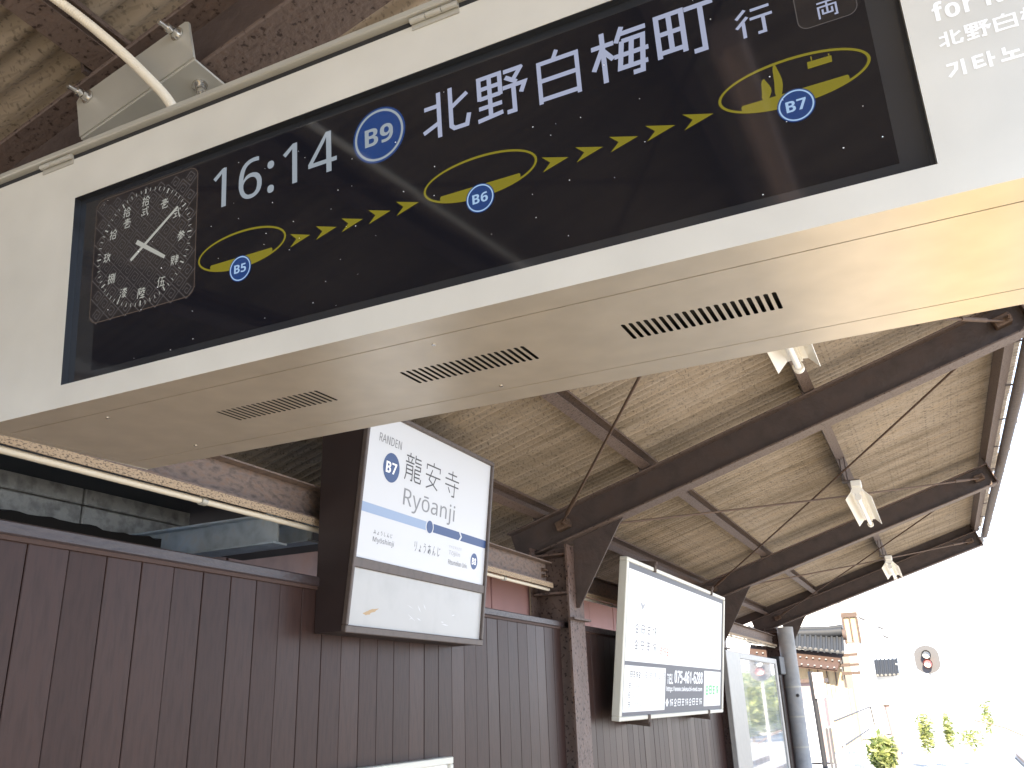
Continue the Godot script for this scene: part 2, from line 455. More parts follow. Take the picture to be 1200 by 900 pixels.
# ---------------------------------------------------------------- ready
func _ready() -> void:
	rng.seed = 7
	# camera
	var cam := Camera3D.new()
	cam.name = "camera"
	cam.position = P(0, 0, 0)
	cam.rotation = Vector3(deg_to_rad(20.388), deg_to_rad(24.561), deg_to_rad(-2.086))
	cam.fov = 47.64
	cam.near = 0.05
	cam.far = 900.0
	add_child(cam)
	cam.current = true
	# sky and sun
	var env := Environment.new()
	env.background_mode = Environment.BG_SKY
	var sm := ProceduralSkyMaterial.new()
	sm.sky_top_color = Color(0.55, 0.68, 0.86)
	sm.sky_horizon_color = Color(0.90, 0.92, 0.94)
	sm.sky_curve = 0.18
	sm.ground_bottom_color = Color(0.42, 0.4, 0.37)
	sm.ground_horizon_color = Color(0.75, 0.75, 0.74)
	var sky := Sky.new()
	sky.sky_material = sm
	env.sky = sky
	env.tonemap_mode = Environment.TONE_MAPPER_LINEAR
	env.tonemap_exposure = EXPO
	env.sdfgi_enabled = true
	env.ssao_enabled = true
	env.ssil_enabled = true
	var we := WorldEnvironment.new()
	we.name = "environment"
	we.environment = env
	add_child(we)
	var sun := DirectionalLight3D.new()
	sun.name = "sun"
	sun.light_color = Color(1.0, 0.93, 0.82)
	sun.light_energy = 1.35
	sun.light_angular_distance = 0.5
	sun.shadow_enabled = true
	add_child(sun)
	sun.look_at_from_position(Vector3(1.3, 3.6, 4.4) * 10.0, Vector3.ZERO)
	make_materials()
	setting()
	canopy()
	board_walls()
	beams_and_pipes()
	neighbours()
	display()
	station_sign()
	advert_board()
	notice_case()
	lamps()
	beyond()

# ---------------------------------------------------------------- the setting
func setting() -> void:
	var s := new_st()
	bb(s, -400, -2.6, -500, 400, -2.4, 300)
	struct("ground", s, M.ballast)
	s = new_st()
	bb(s, -2.3, -2.4, -19.0, 1.05, -1.5, 12.0, 0.01)
	struct("platform", s, M.deck)
	s = new_st()
	bb(s, 0.55, -1.5, -18.9, 0.85, -1.494, 11.9)
	struct("warning_strip", s, M.yellow_tile)
	s = new_st()
	bb(s, -8.0, -2.4, -60.0, -2.3, -1.55, 12.0)
	struct("yard", s, M.concrete)
	for x in [1.9, 3.35]:
		s = new_st()
		var prof := PackedVector2Array([Vector2(-0.06, 0), Vector2(0.06, 0), Vector2(0.06, 0.015), Vector2(0.01, 0.03), Vector2(0.01, 0.11), Vector2(0.035, 0.12), Vector2(0.035, 0.15), Vector2(-0.035, 0.15), Vector2(-0.035, 0.12), Vector2(-0.01, 0.11), Vector2(-0.01, 0.03), Vector2(-0.06, 0.015)])
		prism(s, prof, along(P(x, -2.36, -40), P(x, -2.36, 12)), 52.0)
		struct("track_rail", s, M.rail)

func roof_y(x: float) -> float:      # underside of the rafters
	return 1.56 + SLOPE * x

func on_roof(x: float, z: float, up := 0.0) -> Vector3:
	return P(x, roof_y(x) + up, z)

# ---------------------------------------------------------------- canopy
func canopy() -> void:
	var zs := [6.95, 2.94, -1.08, -5.06, -9.1, -13.1]
	var says := ["farthest behind", "right behind", "directly above the display board", "between the station name sign and advertisement board", "between the advertisement board and notice case", "last one at the canopy's far end"]
	for i in zs.size():
		var z: float = zs[i]
		var base := P(-2.06, -1.5, z)
		var t := thing("steel_frame", "brown steel post and rafter, " + says[i], "steel frame", base, "steel frames of the canopy")
		# post: flanges face the track
		var s := new_st()
		prism(s, h_section(0.24, 0.25, 0.014, 0.01), Transform3D(Basis(Vector3(0, 0, 1), Vector3(1, 0, 0), Vector3(0, 1, 0)), P(-2.06, -1.5, z)), 2.42)
		part("post", s, M.steel, t, base)
		var up := Vector3(-SLOPE, 1, 0).normalized()
		var a := on_roof(-2.3, z) + up * 0.1
		var b := on_roof(0.76, z) + up * 0.1
		s = new_st()
		var l := a.distance_to(b)
		var xf := along(a, b, up)
		box(s, xf * Vector3(0, 0, l / 2), Vector3(0.009, 0.178, l), 0, xf.basis)
		part("rafter_web", s, M.steel_web, t, base)
		for q in [-0.0945, 0.0945]:
			s = new_st()
			box(s, xf * Vector3(0, q, l / 2), Vector3(0.13, 0.011, l), 0.002, xf.basis)
			part("rafter_flange", s, M.flange, t, base)
		s = new_st()
		prism(s, PackedVector2Array([Vector2(-1.932, 0.55), Vector2(-1.932, roof_y(-1.932) - 0.003), Vector2(-1.60, roof_y(-1.60) - 0.003), Vector2(-1.63, roof_y(-1.63) - 0.03), Vector2(-1.915, 0.55)]), Transform3D(Basis.IDENTITY, P(0, 0, z - 0.006)), 0.012)
		part("gusset", s, M.steel_web, t, base)
		for k in [0.63, 0.86]:
			s = new_st()
			bb(s, -2.17, k, z - 0.11, -1.95, k + 0.012, z + 0.11)
			part("stiffener", s, M.steel, t, base)
		s = new_st()
		bb(s, -1.932, 0.475, z - 0.14, -1.90, 0.487, z + 0.14)
		part("splice_plate", s, M.flange, t, base)
		s = new_st()
		box(s, b + Vector3(0.006, 0, 0), Vector3(0.012, 0.205, 0.132), 0.002, Basis(Vector3.BACK, atan(SLOPE)))
		part("end_plate", s, M.steel, t, base)
		for q in [[-1.98, 0.05], [0.62, 0.04]]:
			for d in [-1.0, 1.0]:
				if d < 0 and i == 5 or d > 0 and i == 0:
					continue
				s = new_st()
				var c := on_roof(q[0], z + d * 0.035, 0.11)
				box(s, c, Vector3(0.09, 0.06, 0.06), 0.006, Basis(Vector3.BACK, atan(SLOPE)))
				bolt(s, c + Vector3(0.03, 0.0, d * 0.03), Vector3(0, 0, d), 0.012, 0.05)
				part("brace_lug", s, M.rod, t, base)
	# the roof: sheets, purlins, rods, gutter
	var base2 := P(0, roof_y(0), -3.0)
	var roof := thing("platform_canopy", "brown stained corrugated canopy roof over the platform with purlins and thin rods", "canopy roof", base2)
	var pitch := 0.0635
	var z0 := 7.3
	var idx := 0
	while z0 > -13.6:
		var s := new_st()
		s.set_smooth_group(0)
		var lift := 0.0035 if idx % 2 == 0 else 0.0
		var n := 11 * 8 + 6
		var drop := rng.randf_range(-0.015, 0.015)
		var prev := []
		for k in n + 1:
			var z := z0 - k * pitch / 8.0
			var h := cos(TAU * k / 8.0) * 0.012 + 0.3325 + lift
			var cur := [on_roof(-2.68, z, h), on_roof(0.85 + drop, z, h), on_roof(-2.68, z, h + 0.006), on_roof(0.85 + drop, z, h + 0.006)]
			if k > 0:
				quad(s, prev[0], cur[0], cur[1], prev[1])
				quad(s, prev[2], prev[3], cur[3], cur[2])
				quad(s, prev[1], cur[1], cur[3], prev[3])
			prev = cur
		part("roof_sheet", s, M.sheet[rng.randi() % 4], roof, base2)
		z0 -= 11 * pitch
		idx += 1
	var cee := PackedVector2Array([Vector2(-0.032, 0), Vector2(0.030, 0), Vector2(0.030, 0.004), Vector2(-0.028, 0.004), Vector2(-0.028, 0.096), Vector2(0.027, 0.096), Vector2(0.027, 0.082), Vector2(0.030, 0.082), Vector2(0.030, 0.1), Vector2(-0.032, 0.1)])
	for x in [-2.12, -1.41, -0.41, 0.73]:
		var s := new_st()
		var up := Vector3(-SLOPE, 1, 0).normalized()
		prism(s, cee, Transform3D(Basis(up.cross(Vector3(0, 0, 1)), up, Vector3(0, 0, 1)), on_roof(x, -13.25, 0.215)), 20.4)
		part("purlin", s, M.flange, roof, base2)
		for z in zs:
			s = new_st()
			box(s, on_roof(x - 0.045, z + 0.05, 0.235), Vector3(0.008, 0.06, 0.06), 0.0, Basis(Vector3.BACK, atan(SLOPE)))
			part("purlin_cleat", s, M.steel_web, roof, base2)
	for i in 5:
		for f in [0, 1]:
			var za: float = zs[i] - 0.06
			var zb: float = zs[i + 1] + 0.06
			var s := new_st()
			var p0 := on_roof(-1.98 if f == 0 else 0.62, za, 0.1 + f * 0.014)
			var p1 := on_roof(0.62 if f == 0 else -1.98, zb, 0.1 + f * 0.014)
			var mid := (p0 + p1) / 2 - Vector3(0, 0.012, 0)
			tube(s, [p0, p0.lerp(p1, 0.25) - Vector3(0, 0.008, 0), mid, p0.lerp(p1, 0.75) - Vector3(0, 0.008, 0), p1], 0.0075, 8)
			for q in [0.06, 0.94]:
				tube(s, [p0.lerp(p1, q - 0.025), p0.lerp(p1, q + 0.025)], 0.013, 8)
			part("brace_rod", s, M.rod, roof, base2)
	var sv := new_st()
	box(sv, on_roof(-0.92, -13.13, 0.272), Vector3(3.5, 0.118, 0.03), 0.003, Basis(Vector3.BACK, atan(SLOPE)))
	part("slit_closing_board", sv, M.steel_web, roof, base2)  # board added to close a slit of light above the last rafter
	# gutter along the eave
	var s2 := new_st()
	var arc := PackedVector2Array()
	for k in 13:
		var a := PI + PI * k / 12.0
		arc.append(Vector2(cos(a) * 0.042, sin(a) * 0.042))
	for k in 13:
		var a := TAU - PI * k / 12.0
		arc.append(Vector2(cos(a) * 0.037, sin(a) * 0.037))
	prism(s2, arc, Transform3D(Basis.IDENTITY, P(0.822, 1.965, -13.35)), 20.6)
	part("gutter", s2, M.steel_web, roof, base2)
	var zz := 6.8
	while zz > -13.3:
		s2 = new_st()
		bb(s2, 0.866, 1.95, zz - 0.012, 0.872, 2.0, zz + 0.012)
		bb(s2, 0.75, 2.0, zz - 0.012, 0.872, 2.006, zz + 0.012)
		part("gutter_bracket", s2, M.steel_web, roof, base2)
		zz -= 0.9
	s2 = new_st()
	bb(s2, 0.74, 1.86, -13.36, 0.80, 1.93, -13.2, 0.01)
	part("gutter_outlet", s2, M.pole, roof, base2)

# ---------------------------------------------------------------- the brown board wall
func board_walls() -> void:
	var zs := [6.95, 2.94, -1.08, -5.06, -9.1, -13.1]
	var says := ["far behind the platform's near end", "beside the viewer", "under the station name sign", "behind the white advertisement board", "behind the notice case"]
	for i in 5:
		var za: float = zs[i] - 0.13
		var zb: float = zs[i + 1] + 0.13
		var base := P(-2.0, -1.5, za)
		var t := thing("board_wall", "dark brown painted vertical board wall " + says[i], "wall", base, "board wall bays along the platform")
		var s := new_st()
		bb(s, -2.06, -1.5, zb, -2.022, 0.43, za)
		part("backing", s, M.backing, t, base)
		var n := int(round((za - zb) / 0.121))
		var w := (za - zb) / n
		for k in n:
			s = new_st()
			var z := za - (k + 0.5) * w
			box(s, P(-2.011 + rng.randf_range(-0.0012, 0.0012), -0.535, z), Vector3(0.022, 1.93, w - 0.0024), 0.0018)
			part("plank", s, M.plank[rng.randi() % 4], t, base)
		s = new_st()
		bb(s, -2.07, 0.434, zb - 0.1, -1.985, 0.468, za + 0.1, 0.004)
		part("cap_rail", s, M.cap, t, base)
		s = new_st()
		bb(s, -2.004, 0.4225, zb, -1.992, 0.434, za)
		part("drip_strip", s, M.cap_edge, t, base)

func beams_and_pipes() -> void:
	var zs := [6.95, 2.94, -1.08, -5.06, -9.1, -13.1]
	var says := ["far behind", "beside the viewer", "behind the station name sign", "behind the advertisement board", "above the notice case"]
	for i in 5:
		var za: float = zs[i] - 0.13
		var zb: float = zs[i + 1] + 0.13
		var base := P(-2.05, 0.69, za)
		var t := thing("wall_beam", "weathered brown steel beam running over the board wall " + says[i], "beam", base, "beams between the posts")
		var s := new_st()
		prism(s, PackedVector2Array([Vector2(0.0, 0.006), Vector2(0.006, 0.006), Vector2(0.006, 0.12), Vector2(0.0, 0.12)]), Transform3D(Basis.IDENTITY, P(-2.08, 0.69, zb)), za - zb)
		part("web", s, M.beam, t, base)
		for y in [0.69, 0.81]:
			s = new_st()
			bb(s, -2.11, y, zb, -2.03, y + 0.006, za)
			part("flange", s, M.beam, t, base)
		s = new_st()
		bb(s, -2.034, 0.664, zb, -2.029, 0.69, za)
		part("flange_lip", s, M.beam_edge_lit, t, base)
		s = new_st()
		for q in [0.735, 0.77]:
			for d in [-0.03, -0.06]:
				bolt(s, P(-2.074, q, zb - d), Vector3(1, 0, 0), 0.008, 0.022)
				bolt(s, P(-2.074, q, za + d), Vector3(1, 0, 0), 0.008, 0.022)
		part("beam_bolts", s, M.rod, t, base).set_meta("kind", "stuff")
		if i < 2:
			continue
		# the pale conduit under the beam
		base = P(-2.03, 0.66, za)
		var c := thing("conduit_pipe", "pale thin conduit pipe clipped under the beam " + says[i], "pipe", base, "conduits under the beams")
		s = new_st()
		tube(s, [P(-2.062, 0.658, za), P(-2.062, 0.658, (za + zb) / 2), P(-2.062, 0.658, zb)], 0.0105, 10)
		part("pipe", s, M.conduit, c, base)
		for k in 5:
			s = new_st()
			var z := lerpf(za, zb, (k + 0.17) / 5.0)
			tube(s, [P(-2.062, 0.658, z - 0.012), P(-2.062, 0.658, z + 0.012)], 0.0145, 10)
			bb(s, -2.067, 0.670, z - 0.01, -2.057, 0.689, z + 0.01)
			part("clip", s, M.zinc, c, base)
	# thin cable pipe under the roof behind the viewer (coloured pale to brighten its screen reflection)
	var s3 := new_st()
	tube(s3, [P(-1.13, 1.235, -0.4), P(-1.13, 1.235, 0.1), P(-1.135, 1.235, 0.12), P(-1.15, 1.235, 2.8)], 0.011, 8)
	var o := part("cable_pipe", s3, M.enamel, self)
	tag(o, "thin cable pipe under the canopy roof, made pale for its screen reflection", "pipe")

# ---------------------------------------------------------------- behind the wall
func neighbours() -> void:
	var base := P(-3.1, -1.5, -2.0)
	var t := thing("block_wall", "grey concrete block wall behind the board wall", "wall", base)
	for row in 12:
		for k in 7:
			var s := new_st()
			var z := -0.95 - k * 0.575 - (0.0 if row % 2 == 0 else 0.0)
			if z < -2.95:
				continue
			box(s, P(-3.06 + rng.randf_range(-0.003, 0.003), 1.005 - row * 0.19 - 0.095 + 0.005, z), Vector3(0.12, 0.184, 0.569), 0.005)
			part("block", s, M.block, t, base)
	base = P(-3.2, 0.89, -2.5)
	t = thing("eave", "dark eave of the neighbouring shed above the block wall", "eave", base)
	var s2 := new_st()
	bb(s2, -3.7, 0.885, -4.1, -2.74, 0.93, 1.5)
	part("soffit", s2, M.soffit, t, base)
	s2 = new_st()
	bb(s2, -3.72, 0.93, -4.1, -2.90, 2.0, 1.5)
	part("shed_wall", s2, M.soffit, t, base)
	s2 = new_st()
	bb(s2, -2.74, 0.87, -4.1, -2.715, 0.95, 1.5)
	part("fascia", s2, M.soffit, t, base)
	# dark mossy sill in front of the blocks
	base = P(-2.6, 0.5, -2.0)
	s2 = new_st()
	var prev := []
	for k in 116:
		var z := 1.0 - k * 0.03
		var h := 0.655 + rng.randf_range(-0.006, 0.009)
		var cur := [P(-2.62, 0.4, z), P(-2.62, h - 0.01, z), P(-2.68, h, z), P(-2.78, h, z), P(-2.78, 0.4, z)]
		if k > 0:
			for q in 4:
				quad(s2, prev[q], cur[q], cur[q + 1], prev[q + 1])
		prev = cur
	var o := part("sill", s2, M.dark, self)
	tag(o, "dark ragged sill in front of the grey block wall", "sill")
	# two pale blue steel beams that end behind the wall
	for b in [[-2.36, -2.62, 0.61, 0.115, "pale blue steel beam end over the board wall, the larger and nearer"], [-2.42, -2.90, 0.665, 0.09, "small pale blue steel beam end behind the larger one"]]:
		base = P(b[0], b[2], b[1])
		t = thing("blue_beam", b[4], "beam", base, "blue beams behind the wall")
		var x: float = b[0] + 0.16
		s2 = new_st()
		bb(s2, -4.4, b[2] + 0.008, b[1] - 0.004, x, b[2] + b[3] - 0.008, b[1] + 0.004)
		part("web", s2, M.blue_steel, t, base)
		for y in [b[2], b[2] + b[3] - 0.008]:
			s2 = new_st()
			bb(s2, -4.4, y, b[1] - 0.04, x + 0.012, y + 0.008, b[1] + 0.04)
			part("flange", s2, M.blue_steel, t, base)
	# siding house
	base = P(-4.0, -1.5, -8.0)
	t = thing("siding_house", "house with salmon red siding panels behind the board wall", "house", base)
	var z0 := -3.2
	var k := 0
	while z0 > -12.6:
		s2 = new_st()
		box(s2, P(-3.85 + (0.004 if k % 2 else 0.0), 0.4, z0 - 0.45), Vector3(0.06, 3.8, 0.89), 0.006)
		part("siding_panel", s2, M.siding_dark if z0 > -4.6 else M.siding, t, base)
		z0 -= 0.9
		k += 1
	s2 = new_st()
	bb(s2, -9.0, -1.5, -12.8, -3.9, 2.3, -3.2)
	part("wall", s2, M.siding_dark, t, base)
	s2 = new_st()
	bb(s2, -4.4, 1.32, -12.9, -3.2, 1.38, -4.2)
	part("eave_soffit", s2, M.soffit, t, base)
	s2 = new_st()
	prism(s2, PackedVector2Array([Vector2(-3.15, 1.38), Vector2(-6.4, 2.6), Vector2(-10, 1.4), Vector2(-10, 1.34), Vector2(-6.4, 2.52)]), Transform3D(Basis.IDENTITY, P(0, 0, -13.0)), 8.8)
	part("roof", s2, M.kawara, t, base)
	s2 = new_st()
	bb(s2, -3.80, 0.2, -8.62, -3.76, 1.32, -8.56)
	part("lit_batten", s2, M.cream, t, base)  # vertical batten; cream colour stands in for sunlight on it

# ---------------------------------------------------------------- the information display
func display() -> void:
	var tilt := deg_to_rad(4.8)
	var d := thing("display_board", "long cream hanging display board with a dark screen showing 16:14", "display board", Vector3.ZERO)
	d.transform = Transform3D(Basis(Vector3.RIGHT, tilt), P(0, 0.496, -0.93))
	var x0 := -1.476; var x1 := 0.72
	var W := 0.389
	# door: four rails round the opening
	var s := new_st()
	var sx0 := -1.261; var sx1 := 0.092; var sy0 := 0.0393; var sy1 := 0.391
	box(s, Vector3((x0 + x1) / 2, sy0 / 2, -0.008), Vector3(x1 - x0, sy0, 0.016), 0.0)
	box(s, Vector3((x0 + x1) / 2, (sy1 + 0.472) / 2, -0.008), Vector3(x1 - x0, 0.472 - sy1, 0.016), 0.0)
	box(s, Vector3((x0 + sx0) / 2, (sy0 + sy1) / 2, -0.008), Vector3(sx0 - x0, sy1 - sy0, 0.016), 0.0)
	box(s, Vector3((x1 + sx1) / 2, (sy0 + sy1) / 2, -0.008), Vector3(x1 - sx1, sy1 - sy0, 0.016), 0.0)
	part("door", s, M.face, d)
	# body behind the door
	s = new_st()
	var back := PackedVector2Array([Vector2(-0.018, 0.012), Vector2(-0.018, 0.472), Vector2(-0.386, 0.472), Vector2(-0.386, -0.008), Vector2(-0.2, 0.006)])
	prism(s, back, Transform3D(Basis(Vector3(0, 0, 1), Vector3(0, 1, 0), Vector3(1, 0, 0)), Vector3(x0 + 0.004, 0, 0)), x1 - x0 - 0.008)
	part("body", s, M.dark, d)
	# end plates
	for x in [x0, x1]:
		s = new_st()
		prism(s, PackedVector2Array([Vector2(-0.0165, 0.0), Vector2(-0.0165, 0.472), Vector2(-0.389, 0.472), Vector2(-0.389, -0.021)]), Transform3D(Basis(Vector3(0, 0, 1), Vector3(0, 1, 0), Vector3(1, 0, 0)), Vector3(x - (0.0 if x < 0 else 0.003), 0, 0)), 0.003)
		part("end_plate", s, M.face, d)
	# underside: front strip, vented centre panel, rear strip; u runs along x, q back from the front edge
	var dn := Vector3(0, -0.0206, -0.3886).normalized()
	var at := func(u: float, q: float, down := 0.0) -> Vector3:
		return Vector3(u, 0, 0) + dn * q + Vector3(0, -0.9986, 0.0529) * down
	var plate := func(st: SurfaceTool, ua: float, ub: float, qa: float, qb: float, down: float) -> void:
		if ub - ua > 0.0001:
			quad(st, at.call(ua, qa, down), at.call(ua, qb, down), at.call(ub, qb, down), at.call(ub, qa, down))
	var slab := func(st: SurfaceTool, ua: float, ub: float, qa: float, qb: float) -> void:
		plate.call(st, ua, ub, qa, qb, 0.0)
		quad(st, at.call(ua, qa, 0.0), at.call(ub, qa, 0.0), at.call(ub, qa, -0.004), at.call(ua, qa, -0.004))
		quad(st, at.call(ua, qb, 0.0), at.call(ua, qb, -0.004), at.call(ub, qb, -0.004), at.call(ub, qb, 0.0))
		quad(st, at.call(ua, qa, 0.0), at.call(ua, qa, -0.004), at.call(ua, qb, -0.004), at.call(ua, qb, 0.0))
		quad(st, at.call(ub, qa, 0.0), at.call(ub, qb, 0.0), at.call(ub, qb, -0.004), at.call(ub, qa, -0.004))
	s = new_st()
	slab.call(s, x0, x1, 0.0, 0.0545)
	quad(s, at.call(x0, 0.0, 0.0), at.call(x0, 0.0, -0.003), at.call(x1, 0.0, -0.003), at.call(x1, 0.0, 0.0))
	part("front_strip", s, M.under, d)
	s = new_st()
	slab.call(s, x0, x1, 0.3275, 0.3893)
	part("rear_strip", s, M.under, d)
	s = new_st()
	slab.call(s, x0, x0 + 0.018, 0.0545, 0.3275)
	part("side_strip", s, M.under, d)
	s = new_st()
	slab.call(s, x1 - 0.018, x1, 0.0545, 0.3275)
	part("side_strip", s, M.under, d)
	s = new_st()
	var ua := x0 + 0.020; var ub := x1 - 0.020
	var qa := 0.0568; var qb := 0.3252
	var v0 := 0.158; var v1 := 0.2205
	plate.call(s, ua, ub, qa, v0, 0.0)
	plate.call(s, ua, ub, v1, qb, 0.0)
	var cuts := []
	for gx in [-1.0685, -0.6925, -0.3262]:
		var span := 0.2155
		var pitch := (span - 0.0062) / 19.0
		for k in 20:
			cuts.append([gx + k * pitch, gx + k * pitch + 0.0062])
	var u := ua
	for c in cuts:
		plate.call(s, u, c[0], v0, v1, 0.0)
		u = c[1]
		# rounded slot ends and the sheet's thickness
		for e in [[v0, 1.0], [v1, -1.0]]:
			for m in [[c[0], 1.0], [c[1], -1.0]]:
				tri(s, at.call(m[0], e[0], 0.0), at.call(m[0] + m[1] * 0.0022, e[0], 0.0), at.call(m[0], e[0] + e[1] * 0.0022, 0.0))
		quad(s, at.call(c[0], v0, 0.0), at.call(c[0], v1, 0.0), at.call(c[0], v1, -0.0006), at.call(c[0], v0, -0.0006))
		quad(s, at.call(c[1], v0, 0.0), at.call(c[1], v1, 0.0), at.call(c[1], v1, -0.0006), at.call(c[1], v0, -0.0006))
	plate.call(s, u, ub, v0, v1, 0.0)
	quad(s, at.call(ua, qa, 0.0), at.call(ub, qa, 0.0), at.call(ub, qa, -0.004), at.call(ua, qa, -0.004))
	quad(s, at.call(ua, qb, 0.0), at.call(ub, qb, 0.0), at.call(ub, qb, -0.004), at.call(ua, qb, -0.004))
	part("vent_panel", s, M.under, d)
	for p in [[-1.2414, 0.082], [-1.2538, 0.3024], [-0.585, 0.082], [-0.585, 0.305]]:
		s = new_st()
		tube(s, [at.call(p[0], p[1], -0.001), at.call(p[0], p[1], 0.0012)], 0.0032, 10)
		part("screw", s, M.chrome, d)
	# top cover with its lip over the door
	s = new_st()
	box(s, Vector3((x0 + x1) / 2 + 0.0, 0.4860, -0.190), Vector3(x1 - x0 + 0.01, 0.011, 0.41), 0.002)
	part("top_cover", s, M.zinc, d)
	s = new_st()
	rect(s, sx0, sy0, sx1, sy1, -0.0159)
	part("screen_gap_shade", s, M.black, d)  # black sheet stands in for the recess shade right of the bezel
	s = new_st()
	bb2(s, sx0 + 0.0001, sy0, -0.0158, sx0 + 0.0012, sy1, -0.0006)
	part("dark_jamb_strip", s, M.bezel, d)  # strips added to darken the lit left and top jambs
	s = new_st()
	bb2(s, sx0 + 0.0013, sy1 - 0.0012, -0.0158, sx1, sy1 - 0.0001, -0.0006)
	part("dark_jamb_strip", s, M.bezel, d)
	for hx in [-1.31, -0.51, 0.3]:
		s = new_st()
		for k in 3:
			tube(s, [Vector3(hx - 0.04 + k * 0.0272, 0.4755, 0.006), Vector3(hx - 0.04 + k * 0.0272 + 0.0262, 0.4755, 0.006)], 0.0048, 10)
		box(s, Vector3(hx, 0.469, 0.0012), Vector3(0.08, 0.012, 0.002), 0.0)
		part("hinge", s, M.zinc, d)
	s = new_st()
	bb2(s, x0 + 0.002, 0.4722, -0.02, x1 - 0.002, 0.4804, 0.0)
	part("gap_shade_strip", s, M.black, d)  # black strip stands in for shade in the gap under the cover
	# the screen
	s = new_st()
	rect(s, sx0, sy0, sx1 - 0.0055, sy1 - 0.0005, -0.0124)
	part("screen_bezel", s, M.bezel, d)
	s = new_st()
	rect(s, -1.205, 0.057, 0.0565, 0.377, -0.0120)
	var lcd := part("screen", s, M.lcd, d)
	var Z := -0.0116
	screen_content(lcd, Z)
	s = new_st()
	for k in 70:
		var c := Vector2(rng.randf_range(-1.24, 0.07), rng.randf_range(0.05, 0.38))
		var q := rng.randf_range(0.0003, 0.0008)
		rect(s, c.x - q, c.y - q, c.x + q, c.y + q * 0.7, -0.0108)
	part("dust", s, M.print_white, d).set_meta("kind", "stuff")
	# lettering printed on the door right of the screen
	text("lettering", "for Kitano-Hakubaicho", true, 0.120, 0.2085, 0.445, 0.2335, 0.0004, M.print_white, d)
	s = new_st()
	var gx2 := 0.1195
	for c in ["kita", "no", "haku", "bai", "machi"]:
		glyph(s, c, Vector2(gx2, 0.1735), Vector2(0.0245, 0.0205), 13.0, 0.0004)
		gx2 += 0.027
	part("lettering", s, M.print_white, d)
	s = new_st()
	gx2 = 0.1195
	for c in ["h_gi", "h_ta", "h_no"]:
		glyph(s, c, Vector2(gx2, 0.1345), Vector2(0.023, 0.0205), 16.0, 0.0004)
		gx2 += 0.0265
	part("lettering", s, M.print_white, d)
	# brackets to the rafter, bolts and conduit
	for bx in [-1.255, 0.25]:
		var base := P(bx, roof_y(bx), -0.985)
		var t := thing("hanger_bracket", "grey bent steel bracket with bolts holding the display board to the rafter" if bx < 0 else "second grey steel bracket on the hidden right half of the display board", "bracket", base, "brackets of the display board")
		var rot := Basis(Vector3.BACK, atan(SLOPE) * 0.92)
		var put := func(a: float, b2: float, c2: float) -> Vector3: return base + rot * Vector3(a, b2, c2)
		s = new_st()
		prism(s, PackedVector2Array([Vector2(-0.150, 0.0), Vector2(0.156, 0.0), Vector2(0.158, 0.10), Vector2(0.150, 0.106), Vector2(-0.142, 0.108), Vector2(-0.150, 0.100)]), Transform3D(rot, put.call(0.0, -0.012, -0.003)), 0.006)
		part("upper_leg", s, M.zinc, t, base)
		s = new_st()
		box(s, put.call(0.003, -0.015, -0.062), Vector3(0.306, 0.006, 0.125), 0.001, rot)
		part("lower_leg", s, M.zinc, t, base)
		s = new_st()
		prism(s, PackedVector2Array([Vector2(-0.05, -0.15), Vector2(0.05, -0.15), Vector2(0.05, -0.03), Vector2(0.035, -0.018), Vector2(-0.05, -0.018)]), Transform3D(Basis.IDENTITY, base + Vector3(0.08, -0.006, -0.075)), 0.006)
		part("hanger_tab", s, M.zinc, t, base)
		for p in [[-0.118, 0.078], [0.128, 0.074]]:
			s = new_st()
			bolt(s, put.call(p[0], p[1], 0.003), rot * Vector3(-0.12, 0, 1).normalized(), 0.0095, 0.045)
			part("bolt", s, M.chrome, t, base)
		for p in [[0.12, -0.05], [-0.1, -0.05]]:
			s = new_st()
			bolt(s, put.call(p[0], -0.018, p[1]), rot * Vector3(0, -1, 0), 0.0095, 0.035)
			part("bolt", s, M.chrome, t, base)
	s = new_st()
	tube(s, [P(-1.50, 1.42, -0.66), P(-1.36, 1.345, -0.79), P(-1.234, 1.226, -0.9), P(-1.10, 1.06, -0.945), P(-1.035, 0.93, -0.955)], 0.0090, 12, true, 0.0011, 640)
	var o := part("flexible_conduit", s, M.conduit, self)
	tag(o, "cream ribbed flexible conduit hanging from the roof down to the display board", "conduit")

func badge(parent: Node3D, c: Vector2, r: float, s: String, z: float, fill: Material, rim: Material, ink: Material) -> void:
	var st := new_st()
	disc(st, c, r, r, z)
	var b := part("badge", st, fill, parent)
	if rim:
		st = new_st()
		ring(st, c, r * 0.93, r * 0.93, r * 0.085, z + 0.0002)
		part("badge_ring", st, rim, b)
	text("lettering", s, true, c.x - r * 0.54, c.y - r * 0.33, c.x + r * 0.54, c.y + r * 0.33, z + 0.0003, ink, b)

